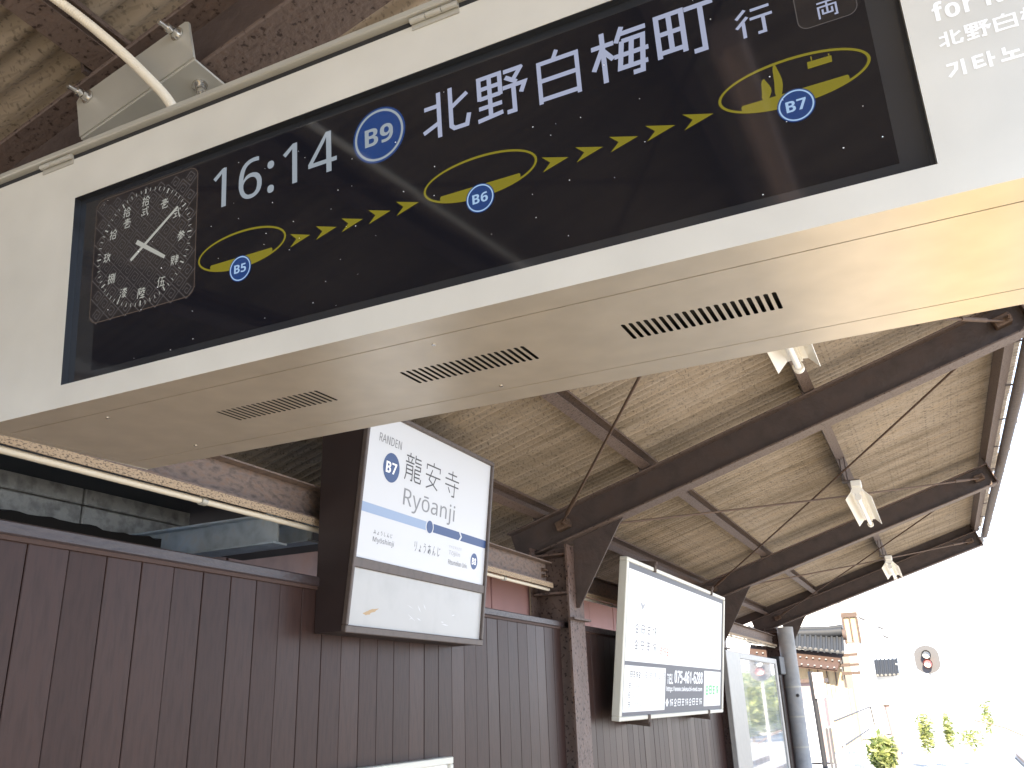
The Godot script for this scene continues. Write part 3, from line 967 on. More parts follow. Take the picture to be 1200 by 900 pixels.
func screen_content(o: Node3D, Z: float) -> void:
	var s: SurfaceTool
	# destination
	var spots := [["kita", -0.5475, 0.2775, 0.0810, 0.0780], ["no", -0.4585, 0.2775, 0.0790, 0.0770], ["haku", -0.3675, 0.2760, 0.0720, 0.0790], ["bai", -0.2835, 0.2755, 0.0810, 0.0800], ["machi", -0.1945, 0.2755, 0.0800, 0.0790], ["iku", -0.0930, 0.2745, 0.0470, 0.0420], ["ryo", 0.0030, 0.2675, 0.0245, 0.0240]]
	for q in spots:
		s = new_st()
		glyph(s, q[0], Vector2(q[1], q[2]), Vector2(q[3], q[4]), 8.6 if q[3] > 0.06 else 9.5, Z)
		part("character", s, M.t_white, o)
	s = new_st()
	var frame := PackedVector2Array()
	for k in 9:
		var a := PI + PI / 2 * k / 8.0
		frame.append(Vector2(-0.008 + cos(a) * 0.012, 0.273 + sin(a) * 0.012))
	for k in 9:
		var a := -PI / 2 + PI / 2 * k / 8.0
		frame.append(Vector2(0.036 + cos(a) * 0.012, 0.273 + sin(a) * 0.012))
	frame.append(Vector2(0.048, 0.36)); frame.append(Vector2(-0.02, 0.36))
	flat(s, frame, Z - 0.0003)
	part("car_count_box", s, M.t_panel, o)
	s = new_st()
	for i in frame.size():
		var a := frame[i]; var b := frame[(i + 1) % frame.size()]
		var n := (b - a).orthogonal().normalized() * 0.0006
		flat(s, PackedVector2Array([a - n, b - n, b + n, a + n]), Z - 0.0001 + (i % 2) * 0.00003)
	part("box_outline", s, M.t_line, o)
	text("time", "16:14", false, -0.9462, 0.2795, -0.6996, 0.3531, Z, M.t_grey, o)
	badge(o, Vector2(-0.6228, 0.3160), 0.0462, "B9", Z, M.t_blue, M.t_grey, M.t_grey)
	# stops
	for st in [[-0.8850, "B5", -0.8857], [-0.4620, "B6", -0.4620], [-0.0385, "B7", -0.0387]]:
		var c := Vector2(st[0], 0.1972)
		s = new_st()
		ring(s, c, 0.0888, 0.0325, 0.0036, Z)
		part("stop_ring", s, M.t_yellow, o)
		s = new_st()
		var poly := PackedVector2Array([c + Vector2(-0.061, -0.0132), c + Vector2(0.061, -0.0132), c + Vector2(0.0625, -0.0150)])
		for k in 25:
			var x := 0.0625 - 0.125 * k / 24.0
			poly.append(c + Vector2(x, -0.0318 * sqrt(1.0 - pow(x / 0.0882, 2.0))))
		poly.append(c + Vector2(-0.0625, -0.0150))
		flat(s, poly, Z + 0.0001)
		part("platform_mark", s, M.t_yellow, o)
		badge(o, Vector2(st[2], 0.1640), 0.0220, st[1], Z + 0.0003, M.t_blue, M.t_ring, M.t_ring)
	var k7 := Vector2(-0.0385, 0.1972)
	s = new_st()
	flat(s, PackedVector2Array([Vector2(-0.0185, 0.2068), Vector2(0.0092, 0.2068), Vector2(0.0097, 0.2155), Vector2(-0.0182, 0.2160)]), Z + 0.0001)
	rect(s, -0.0135, 0.2163, -0.0121, 0.2225, Z + 0.0001)
	rect(s, 0.0062, 0.2158, 0.0076, 0.2190, Z + 0.0001)
	part("name_board_mark", s, M.t_yellow, o)
	for f in [[-0.0550, 0.2035, 0.0058, 0.0245], [-0.0700, 0.1965, 0.0068, 0.0150]]:
		s = new_st()
		var pts := PackedVector2Array()
		for k in 20:
			var a := TAU * k / 20.0
			var w: float = f[2] * (1.0 - 0.35 * sin(a)) * (0.8 + 0.2 * cos(3.0 * a))
			pts.append(Vector2(f[0] + cos(a) * w, f[1] + sin(a) * f[3]))
		flat(s, pts, Z + 0.00015)
		part("figure_mark", s, M.t_yellow, o)
	# arrows
	for x in [-0.7885, -0.7400, -0.6930, -0.6450, -0.5972, -0.3668, -0.3182, -0.2706, -0.2217, -0.1730]:
		s = new_st()
		flat(s, PackedVector2Array([Vector2(x, 0.1972), Vector2(x + 0.0380, 0.1858), Vector2(x, 0.1745), Vector2(x + 0.0118, 0.1858)]), Z)
		part("arrow", s, M.t_yellow, o)
	# the clock
	var cc := Vector2(-1.0985, 0.2583)
	var hw := 0.1180; var rad := 0.018
	var outline := PackedVector2Array()
	for q in [[1, 1, 0.0], [-1, 1, 90.0], [-1, -1, 180.0], [1, -1, 270.0]]:
		for k in 7:
			var a := deg_to_rad(q[2] + 15.0 * k)
			outline.append(cc + Vector2(q[0] * (hw - rad) + cos(a) * rad, q[1] * (hw - 0.0015 - rad) + sin(a) * rad))
	s = new_st()
	flat(s, outline, Z - 0.0003)
	var clock := part("clock_face", s, M.t_panel, o)
	s = new_st()
	for i in outline.size():
		var a := outline[i]; var b := outline[(i + 1) % outline.size()]
		var n := (b - a).orthogonal().normalized() * 0.0009
		var e := (b - a).normalized() * 0.0006
		flat(s, PackedVector2Array([a - n - e, b - n + e, b + n + e, a + n - e]), Z - 0.00005 + (i % 2) * 0.00002)
	part("clock_edge", s, M.t_edge, clock)
	# key pattern: a lattice turned 45 degrees with a square spiral in each cell
	s = new_st()
	var cell := 0.0240
	var r45 := PI / 4
	for i in range(-8, 9):
		for j in range(-8, 9):
			var c := cc + Vector2(i * cell, j * cell).rotated(r45)
			if absf(c.x - cc.x) > hw - 0.012 or absf(c.y - cc.y) > hw - 0.012:
				continue
			var h := cell * 0.5
			var sp := [[-h, -h, h, -h], [-h, -h, -h, h], [-0.62 * h, 0.55 * h, 0.6 * h, 0.55 * h], [0.6 * h, 0.55 * h, 0.6 * h, -0.55 * h], [0.6 * h, -0.55 * h, -0.5 * h, -0.55 * h], [-0.5 * h, -0.55 * h, -0.5 * h, 0.1 * h], [-0.5 * h, 0.1 * h, 0.1 * h, 0.1 * h], [0.1 * h, 0.1 * h, 0.1 * h, -0.2 * h]]
			for q in sp:
				var a := c + Vector2(q[0], q[1]).rotated(r45); var b := c + Vector2(q[2], q[3]).rotated(r45)
				var n := (b - a).orthogonal().normalized() * 0.0008
				flat(s, PackedVector2Array([a - n, b - n, b + n, a + n]), Z - 0.0002 + (sp.find(q)) * 0.00001)
	var pat := part("key_pattern", s, M.t_line, clock)
	pat.set_meta("kind", "stuff")
	s = new_st()
	for k in 60:
		var a := TAU * k / 60.0
		var dir := Vector2(sin(a), cos(a))
		var big := k % 5 == 0
		var r0 := 0.099 if big else 0.1015
		var n := dir.orthogonal() * (0.0012 if big else 0.0006)
		var p0 := cc + dir * r0; var p1 := cc + dir * 0.108
		flat(s, PackedVector2Array([p0 - n, p1 - n, p1 + n, p0 + n]), Z)
	part("minute_marks", s, M.t_dim, clock)
	var nums := [["n10", -1.0975, 0.3430], ["n2", -1.0984, 0.3227], ["n1", -1.0537, 0.3250], ["n2", -1.0251, 0.2992], ["n3", -1.0134, 0.2560], ["n4", -1.0259, 0.2140], ["n5", -1.0535, 0.1825], ["n6", -1.0975, 0.1727], ["n7", -1.1394, 0.1825], ["n8", -1.1695, 0.2158], ["n9", -1.1833, 0.2583], ["n10", -1.1715, 0.2991], ["n10", -1.1415, 0.3338], ["n1", -1.1399, 0.3115]]
	for q in nums:
		s = new_st()
		glyph(s, q[0], Vector2(q[1] - 0.0095, q[2] - 0.0095), Vector2(0.018, 0.019), 9.0, Z + 0.0001, 0.12)
		part("numeral", s, M.t_dim, clock)
	for h in [[Vector2(-1.0223, 0.3107), Vector2(-1.1258, 0.2383), 0.0030, 0.0024], [Vector2(-1.0475, 0.2253), Vector2(-1.1140, 0.2700), 0.0042, 0.0030]]:
		s = new_st()
		var n: Vector2 = (h[0] - h[1]).orthogonal().normalized()
		flat(s, PackedVector2Array([h[1] - n * h[2], h[0] - n * h[3], h[0] + n * h[3], h[1] + n * h[2]]), Z + (0.0005 if h[2] < 0.003 else 0.0004))
		part("clock_hand", s, M.t_dim, clock)

# ---------------------------------------------------------------- station name sign
func sign_frame_xf(x: float, y: float, z: float, slope: float) -> Transform3D:
	# local x runs away from the camera along the wall, y up the face, z out to the track
	var up := Vector3(slope, 1, 0).normalized()
	var xa := Vector3(0, 0, -1)
	return Transform3D(Basis(xa, up, xa.cross(up)), P(x, y, z))

func station_sign() -> void:
	var xf := sign_frame_xf(-1.868, 0.266, -2.6, 0.1025)
	var w := 1.052; var h := 0.845
	var t := thing("station_sign", "brown box sign reading Ryōanji B7 hung in front of the board wall", "station sign", Vector3.ZERO)
	t.transform = xf
	var s := new_st()
	# wedge-shaped case, set 6 mm behind the face frame
	var inv := xf.basis.inverse()
	var lo := inv * Vector3(-0.13, 0.0, 0.0)
	var hi := inv * Vector3(-0.13 - 0.1025 * h * 0.995, 0.0, 0.0)
	var prof := PackedVector2Array([Vector2(-0.012, 0.004), Vector2(-0.012, h - 0.03), Vector2(-0.03, h - 0.004), Vector2(hi.z, h - 0.004 + hi.y * 0.9), Vector2(lo.z, 0.004 + lo.y)])
	prism(s, prof, Transform3D(Basis(Vector3(0, 0, 1), Vector3(0, 1, 0), Vector3(1, 0, 0)), Vector3(0.004, 0, 0)), w - 0.008)
	part("case", s, M.sign_case, t)
	# frame
	var mid := 0.229; var mb := 0.036
	for r in [[0.0, 0.0, w, 0.026], [0.0, h - 0.018, w, h], [0.0, 0.0262, 0.016, h - 0.0182], [w - 0.016, 0.0262, w, h - 0.0182]]:
		s = new_st()
		box(s, Vector3((r[0] + r[2]) / 2, (r[1] + r[3]) / 2, -0.004), Vector3(r[2] - r[0], r[3] - r[1], 0.022), 0.003)
		part("frame_rail", s, M.sign_frame, t)
	s = new_st()
	box(s, Vector3(w / 2, mid + mb / 2, -0.006), Vector3(w - 0.033, mb, 0.018), 0.002)
	part("frame_rail", s, M.sign_frame, t)
	s = new_st()
	rect(s, 0.016, mid + mb, w - 0.016, h - 0.018, -0.0065)
	var face := part("name_panel", s, M.sign_white, t)
	s = new_st()
	rect(s, 0.016, 0.026, w - 0.016, mid, -0.0065)
	var blank := part("blank_panel", s, M.acrylic, t)
	# dried stain and scuffs on the blank panel
	s = new_st()
	for q in [[0.16, 0.082, 0.045, 0.006, 0.25], [0.14, 0.074, 0.024, 0.006, 0.1]]:
		var pts := PackedVector2Array()
		for k in 18:
			var a := TAU * k / 18.0
			var rr := 1.0 + 0.35 * sin(3.0 * a + q[0] * 40.0) * cos(2.0 * a)
			pts.append(Vector2(q[0], q[1]) + Vector2(cos(a) * q[2] * rr, sin(a) * q[3] * rr).rotated(q[4]))
		flat(s, pts, -0.0062 + q[4] * 0.0002)
	part("stain", s, M.stain, blank)
	s = new_st()
	for k in 9:
		var c := Vector2(0.42 + rng.randf() * 0.38, 0.07 + rng.randf() * 0.07)
		var dd := Vector2(0.01 + rng.randf() * 0.025, 0.002).rotated(rng.randf_range(-0.9, 0.3))
		var n := dd.orthogonal().normalized() * rng.randf_range(0.0008, 0.003)
		flat(s, PackedVector2Array([c - dd, c - n, c + dd, c + n]), -0.0061 + k * 0.00001)
	part("scuff", s, M.sign_white, blank)
	var z := -0.006
	station_print(face, z)

func station_print(o: Node3D, z: float) -> void:
	var s: SurfaceTool
	text("lettering", "RANDEN", false, 0.097, 0.716, 0.255, 0.749, z, M.ink_grey, o)
	s = new_st()
	disc(s, Vector2(0.198, 0.631), 0.058, 0.058, z)
	var b := part("badge", s, M.ink_blue, o)
	text("lettering", "B7", true, 0.160, 0.608, 0.236, 0.652, z + 0.0003, M.print_white, b)
	for q in [["ryuu", 0.293], ["yasu", 0.451], ["tera", 0.615]]:
		s = new_st()
		glyph(s, q[0], Vector2(q[1], 0.606), Vector2(0.130, 0.117), 5.2, z)
		part("character", s, M.ink, o)
	text("lettering", "Ryōanji", false, 0.303, 0.484, 0.726, 0.576, z, M.ink_soft, o)
	# line diagram
	s = new_st()
	var ya := 0.434; var yb := 0.470; var ym := (ya + yb) / 2
	rect(s, 0.016, ya, 0.495, yb, z)
	part("line_band", s, M.ink_sky, o)
	s = new_st()
	flat(s, PackedVector2Array([Vector2(0.552, ya), Vector2(0.776, ya), Vector2(0.792, ym), Vector2(0.776, yb), Vector2(0.552, yb)]), z)
	flat(s, PackedVector2Array([Vector2(0.790, ya), Vector2(1.036, ya), Vector2(1.036, yb), Vector2(0.790, yb), Vector2(0.806, ym)]), z)
	part("line_band", s, M.ink_blue, o)
	s = new_st()
	disc(s, Vector2(0.523, ym), 0.032, 0.032, z + 0.0001)
	part("station_dot_rim", s, M.sign_white, o)
	s = new_st()
	disc(s, Vector2(0.523, ym), 0.026, 0.026, z + 0.0003)
	part("station_dot", s, M.ink_blue, o)
	# kana
	s = new_st()
	var x := 0.410
	for q in ["k_ri", "k_yo", "k_u", "k_a", "k_n", "k_ji"]:
		var w := 0.030 if q == "k_yo" else 0.035
		glyph(s, q, Vector2(x, 0.338), Vector2(w, 0.044), 8.0, z)
		x += w + 0.003
	part("lettering", s, M.ink_grey, o)
	s = new_st()
	x = 0.122
	for q in ["k_mi", "k_yo", "k_u", "k_shi", "k_n", "k_ji"]:
		glyph(s, q, Vector2(x, 0.362), Vector2(0.020, 0.018), 10.0, z)
		x += 0.0225
	part("lettering", s, M.ink_grey, o)
	text("lettering", "Myōshinji", false, 0.123, 0.328, 0.268, 0.354, z, M.ink_grey, o)
	s = new_st()
	disc(s, Vector2(0.934, 0.362), 0.033, 0.036, z)
	var b8 := part("badge", s, M.ink_blue, o)
	text("lettering", "B8", true, 0.914, 0.347, 0.954, 0.377, z + 0.0003, M.print_white, b8)
	s = new_st()
	x = 0.698
	for q in 7:
		strokes(s, ["10,20 90,20;50,10 50,90;20,60 80,60", "20,10 20,90;20,30 80,30 80,90", "15,15 85,20 30,85 80,90"][q % 3], Vector2(x, 0.390), Vector2(0.014, 0.014), 10.0, z)
		x += 0.0165
	part("small_print", s, M.ink_pale, o)
	text("lettering", "Tōjiin", false, 0.698, 0.358, 0.800, 0.382, z, M.ink_pale, o)
	text("lettering", "Ritsumeikan Univ.", false, 0.700, 0.322, 0.874, 0.344, z, M.ink_grey, o)

# ---------------------------------------------------------------- white advertisement board
func advert_board() -> void:
	var xf := sign_frame_xf(-1.86, -0.105, -5.464, 0.136)
	var w := 2.90; var h := 1.008
	var t := thing("advertisement_board", "large white advertisement board with telephone number on the board wall", "advertisement board", Vector3.ZERO)
	t.transform = xf
	var s := new_st()
	box(s, Vector3(w / 2, h / 2, -0.027), Vector3(w - 0.01, h - 0.01, 0.04), 0.004)
	part("panel", s, M.ad_frame, t)
	for r in [[0.0, 0.0, w, 0.028], [0.0, h - 0.028, w, h], [0.0, 0.0282, 0.045, h - 0.0282], [w - 0.045, 0.0282, w, h - 0.0282]]:
		s = new_st()
		box(s, Vector3((r[0] + r[2]) / 2, (r[1] + r[3]) / 2, -0.022), Vector3(r[2] - r[0], r[3] - r[1], 0.054), 0.004)
		part("frame_rail", s, M.ad_frame, t)
	s = new_st()
	rect(s, 0.045, 0.028, w - 0.045, h - 0.028, -0.0035)
	var bg := part("poster", s, M.ink_slate, t)
	s = new_st()
	rect(s, 0.073, 0.362, 2.80, h - 0.066, -0.0030)
	part("white_field", s, M.ad_white, bg)
	var z := -0.0026
	s = new_st()
	rect(s, 0.073, 0.052, 1.018, 0.336, -0.0030)
	part("white_field", s, M.ad_white, bg)
	s = new_st()
	rect(s, 2.19, 0.060, 2.80, 0.342, -0.0030)
	part("white_field", s, M.ad_white, bg)
	text("lettering", "TEL", true, 1.060, 0.229, 1.22, 0.300, z, M.print_white, bg)
	text("lettering", "075-461-6288", true, 1.26, 0.234, 2.134, 0.328, z, M.print_white, bg)
	text("lettering", "http://www.takeuchi-med.com", true, 1.053, 0.168, 2.12, 0.214, z, M.print_white, bg)
	s = new_st()
	flat(s, PackedVector2Array([Vector2(1.038, 0.101), Vector2(1.08, 0.070), Vector2(1.122, 0.101), Vector2(1.08, 0.132)]), z)
	part("diamond_mark", s, M.print_white, bg)
	var marks := ["10,15 90,15;50,5 50,95;15,50 85,50;20,90 80,90", "12,10 12,95;12,12 88,12 88,95;12,50 88,50;30,90 70,90", "50,5 10,45;50,5 92,45;20,60 80,60;50,40 50,95;15,95 85,95", "8,30 40,30;24,5 24,95;50,15 95,15;72,15 60,90;50,55 92,55 88,92"]
	var line := func(x: float, y: float, cw: float, ch: float, gap: float, n: int, m: Material) -> void:
		var thick := 20.0 if m == M.ink_green else 12.0
		var st := new_st()
		for k in n:
			strokes(st, marks[(k * 7 + int(x * 10.0)) % 4], Vector2(x + k * (cw + gap), y), Vector2(cw, ch), thick, z)
		part("small_print", st, m, bg)
	line.call(1.145, 0.073, 0.095, 0.055, 0.015, 9, M.print_white)
	line.call(2.24, 0.153, 0.11, 0.076, 0.014, 4, M.ink_green)
	line.call(2.36, 0.262, 0.06, 0.035, 0.03, 3, M.ink_pale)
	line.call(0.25, 0.545, 0.09, 0.060, 0.045, 4, M.ink_grey)
	line.call(0.25, 0.440, 0.09, 0.060, 0.045, 4, M.ink_grey)
	line.call(0.84, 0.425, 0.075, 0.055, 0.01, 3, M.ink_red)
	line.call(2.27, 0.425, 0.08, 0.045, 0.01, 5, M.ink_pale)
	line.call(0.19, 0.262, 0.055, 0.042, 0.004, 4, M.ink)
	line.call(0.52, 0.262, 0.045, 0.040, 0.065, 6, M.ink_grey)
	for k in 3:
		line.call(0.17, 0.195 - k * 0.058, 0.045, 0.036, 0.0, 1, M.ink)
		line.call(0.26, 0.195 - k * 0.058, 0.04, 0.026, 0.01, 5, M.ink_pale)
		s = new_st()
		rect(s, 0.09, 0.245 - k * 0.058, 1.0, 0.248 - k * 0.058, z)
		part("rule", s, M.ink_pale, bg)
	s = new_st()
	strokes(s, "10,10 50,80 90,20;30,20 52,55 70,25", Vector2(0.33, 0.69), Vector2(0.14, 0.07), 12.0, z)
	part("logo", s, M.ink_pale, bg)
	for q in [[0.62, h], [2.35, h], [0.62, 0.0], [2.35, 0.0]]:
		s = new_st()
		box(s, Vector3(q[0], q[1], -0.02), Vector3(0.045, 0.06, 0.066), 0.004)
		box(s, Vector3(q[0], q[1] + (0.03 if q[1] > 0 else -0.03), -0.06), Vector3(0.03, 0.03, 0.16), 0.003)
		part("clamp", s, M.timber, t)

# ---------------------------------------------------------------- notice case and small notice
func notice_case() -> void:
	var base := P(-1.93, -1.2, -10.6)
	var t := thing("notice_case", "tall aluminium notice case with glass front on the far board wall", "notice case", base)
	var za := -9.42; var zb := -11.85
	var s := new_st()
	bb(s, -1.995, -1.0, zb, -1.925, 0.44, za)
	part("case", s, M.grey, t, base)
	for r in [[-1.05, za - 0.17, 0.46, -8.92], [-1.05, zb, 0.46, zb + 0.1], [0.395, zb + 0.101, 0.46, za - 0.171], [-1.05, zb + 0.101, -0.98, za - 0.171]]:
		s = new_st()
		bb(s, -1.94, r[0], r[1], -1.885, r[2], r[3], 0.006)
		part("frame_rail", s, M.alu, t, base)
	s = new_st()
	bb(s, -1.924, -0.97, zb + 0.12, -1.921, 0.385, za - 0.26)
	var poster := part("poster", s, M.ink_pale, t, base)
	for q in [[-0.28, 0.12, M.reflection_green], [-0.95, -0.36, M.reflection_pink]]:
		s = new_st()
		bb(s, -1.9205, q[0], zb + 0.3, -1.9195, q[1], za - 0.5)
		part("reflection_patch", s, q[2], poster, Vector3.ZERO)  # patches painted to stand in for reflections in the glass
	s = new_st()
	bb(s, -1.902, -0.98, zb + 0.102, -1.898, 0.394, za - 0.172)
	var glass := mat(Color(0.9, 0.95, 0.95), 0.03)
	glass.transparency = BaseMaterial3D.TRANSPARENCY_ALPHA
	glass.albedo_color.a = 0.12
	part("glass", s, glass, t, base)
	s = new_st()
	bb(s, -1.99, 0.28, -12.40, -1.87, 0.50, -12.02, 0.008)
	var o := part("junction_box", s, M.black, self)
	tag(o, "small black junction box at the end of the notice case", "box")
	base = P(-1.95, -0.6, -3.2)
	t = thing("wall_notice", "small pale framed notice at the bottom edge below the station sign", "notice", base)
	s = new_st()
	bb(s, -1.999, -0.75, -3.505, -1.965, -0.196, -2.75, 0.003)
	part("board", s, M.ad_white, t, base)
	for r in [[-0.215, -3.53, -0.187, -2.72], [-0.78, -3.53, -0.75, -2.72], [-0.75, -3.53, -0.2155, -3.505], [-0.75, -2.75, -0.2155, -2.72]]:
		s = new_st()
		bb(s, -2.0, r[0], r[1], -1.95, r[2], r[3], 0.003)
		part("frame_rail", s, M.ad_frame, t, base)

# ---------------------------------------------------------------- lamps
func lamps() -> void:
	var cx := -0.335; var y := 1.335
	var base := P(cx, y, -3.15)
	var first := thing("fluorescent_lamp", "", "lamp", base, "lamps under the canopy")
	var L := 1.2
	var z0 := -3.15 - L / 2
	# reflector wings with a raised channel between them
	var s := new_st()
	var prof := PackedVector2Array([Vector2(-0.088, 0.0), Vector2(-0.045, 0.048), Vector2(-0.022, 0.05), Vector2(-0.022, 0.038), Vector2(0.022, 0.038), Vector2(0.022, 0.05), Vector2(0.045, 0.048), Vector2(0.088, 0.0), Vector2(0.09, 0.002), Vector2(0.047, 0.052), Vector2(0.03, 0.085), Vector2(-0.03, 0.085), Vector2(-0.047, 0.052), Vector2(-0.09, 0.002)])
	prism(s, prof, Transform3D(Basis.IDENTITY, P(cx, y, z0)), L)
	part("reflector", s, M.enamel, first, base)
	s = new_st()
	tube(s, [P(cx, y + 0.008, z0 + 0.03), P(cx, y + 0.008, z0 + L - 0.03)], 0.0155, 14)
	part("tube", s, M.tube, first, base)
	for q in [z0 + 0.012, z0 + L - 0.012]:
		s = new_st()
		tube(s, [P(cx, y + 0.008, q - 0.016), P(cx, y + 0.008, q + 0.016)], 0.024, 16)
		bb(s, cx - 0.012, y + 0.01, q - 0.012, cx + 0.012, y + 0.045, q + 0.012)
		part("lamp_holder", s, M.enamel, first, base)
	for q in [-0.58, 0.4]:
		s = new_st()
		bb(s, cx - 0.036, y + 0.085, -3.15 - q - 0.05, cx + 0.036, y + 0.13, -3.15 - q + 0.05, 0.004)
		part("mounting_box", s, M.enamel, first, base)
		s = new_st()
		bb(s, -0.425, y + 0.131, -3.15 - q - 0.04, cx + 0.03, y + 0.139, -3.15 - q + 0.04)
		bb(s, -0.425, y + 0.139, -3.15 - q - 0.016, -0.417, 1.66, -3.15 - q + 0.016)
		bb(s, -0.392, y + 0.139, -3.15 - q - 0.016, -0.384, 1.66, -3.15 - q + 0.016)
		part("hanger", s, M.steel_web, first, base)
	var places := [-3.15, -7.3, -11.4]
	var says := ["white fluorescent lamp nearest the display board, half hidden by it", "white fluorescent lamp in the middle bay of the canopy", "white fluorescent lamp in the far bay at the canopy's end"]
	for i in 3:
		var o: Node3D = first if i == 0 else first.duplicate()
		if i > 0:
			o.name = numbered("fluorescent_lamp")
			add_child(o)
		o.position = P(cx, y, places[i])
		tag(o, says[i], "lamp", "lamps under the canopy")
	# box beam added behind the viewer, lightened to brighten its reflection in the screen
	s = new_st()
	box(s, P(-0.235, 1.52, 1.05), Vector3(0.095, 0.09, 1.5), 0.006)
	bb(s, -0.262, 1.46, 0.3, -0.245, 1.475, 1.8)
	var o2 := part("added_box_beam", s, M.lightened_timber, self)
	tag(o2, "added box beam under the roof, lightened for its reflection right in the screen", "beam")

# ---------------------------------------------------------------- beyond the platform
func leafy(called: String, label: String, category: String, c: Vector3, size: Vector3, n: int, group := "", stem := true, k_leaf := 1.0) -> void:
	var base := Vector3(c.x, -0.9, c.z)
	var t := thing(called, label, category, base, group)
	if stem:
		var s := new_st()
		tube(s, [base, Vector3(c.x + 0.04, lerpf(base.y, c.y, 0.6), c.z), c + Vector3(0, size.y * 0.3, 0)], 0.05 * minf(size.x, 1.5), 7)
		for k in 5:
			var a := TAU * k / 5.0 + rng.randf()
			var h := c - Vector3(0, size.y * rng.randf_range(0.0, 0.3), 0)
			tube(s, [h, h + Vector3(cos(a) * size.x * 0.35, size.y * 0.25, sin(a) * size.z * 0.35)], 0.015, 5)
		part("trunk", s, M.bark, t, base)
	for v in 3:
		var s := new_st()
		for k in n / 3:
			var d := Vector3(rng.randfn(), rng.randfn(), rng.randfn()).normalized() * pow(rng.randf(), 0.45)
			var lump := 0.78 + 0.22 * sin(d.x * 5.0 + v) * cos(d.z * 4.0 + d.y * 6.0)
			var p := c + Vector3(d.x * size.x, d.y * size.y, d.z * size.z) * 0.5 * lump
			var l := rng.randf_range(0.05, 0.11) * k_leaf
			var b := Basis(Vector3(rng.randfn(), rng.randfn(), rng.randfn()).normalized(), rng.randf() * TAU)
			quad(s, p + b * Vector3(-l, 0, 0), p + b * Vector3(0, 0.3 * l, 0.4 * l), p + b * Vector3(l, 0, 0), p + b * Vector3(0, 0, -0.4 * l))
		var o := part("foliage", s, M.leaf[v], t, base)
		o.set_meta("kind", "stuff")

# a roof of round tiles falling towards +z from (y1, z) to (y0, z + run)
func tiled_roof(t: Node3D, base: Vector3, x0: float, x1: float, y0: float, y1: float, z: float, run: float, pitch: float, rake := 0.0) -> void:
	var slope := Vector3(0, y0 - y1, run)
	var nrm := Vector3(0, run, y1 - y0).normalized()
	var s := new_st()
	var th := 0.06
	var r0 := rake * -(x0 + 3.5); var r1 := rake * -(x1 + 3.5)
	quad(s, P(x0, y1 + r0, z), P(x1, y1 + r1, z), P(x1, y0 + r1, z + run), P(x0, y0 + r0, z + run))
	quad(s, P(x0, y1 + r0 - th, z), P(x1, y1 + r1 - th, z), P(x1, y0 + r1 - th, z + run), P(x0, y0 + r0 - th, z + run))
	quad(s, P(x0, y0 + r0 - th, z + run), P(x0, y0 + r0, z + run), P(x1, y0 + r1, z + run), P(x1, y0 + r1 - th, z + run))
	part("roof", s, M.kawara, t, base)
	var n := int((x1 - x0) / pitch)
	for k in n + 1:
		var x := lerpf(x0, x1, k / float(n))
		s = new_st()
		var a := P(x, y1 - rake * (x + 3.5), z) + nrm * 0.01
		tube(s, [a, a + slope * 1.02], pitch * 0.27, 8)
		var o := part("roof_tile_row", s, M.kawara, t, base)
		s = new_st()
		tube(s, [a + slope * 1.02, a + slope * 1.03], pitch * 0.33, 10)
		part("tile_end", s, M.kawara_end, t, base)

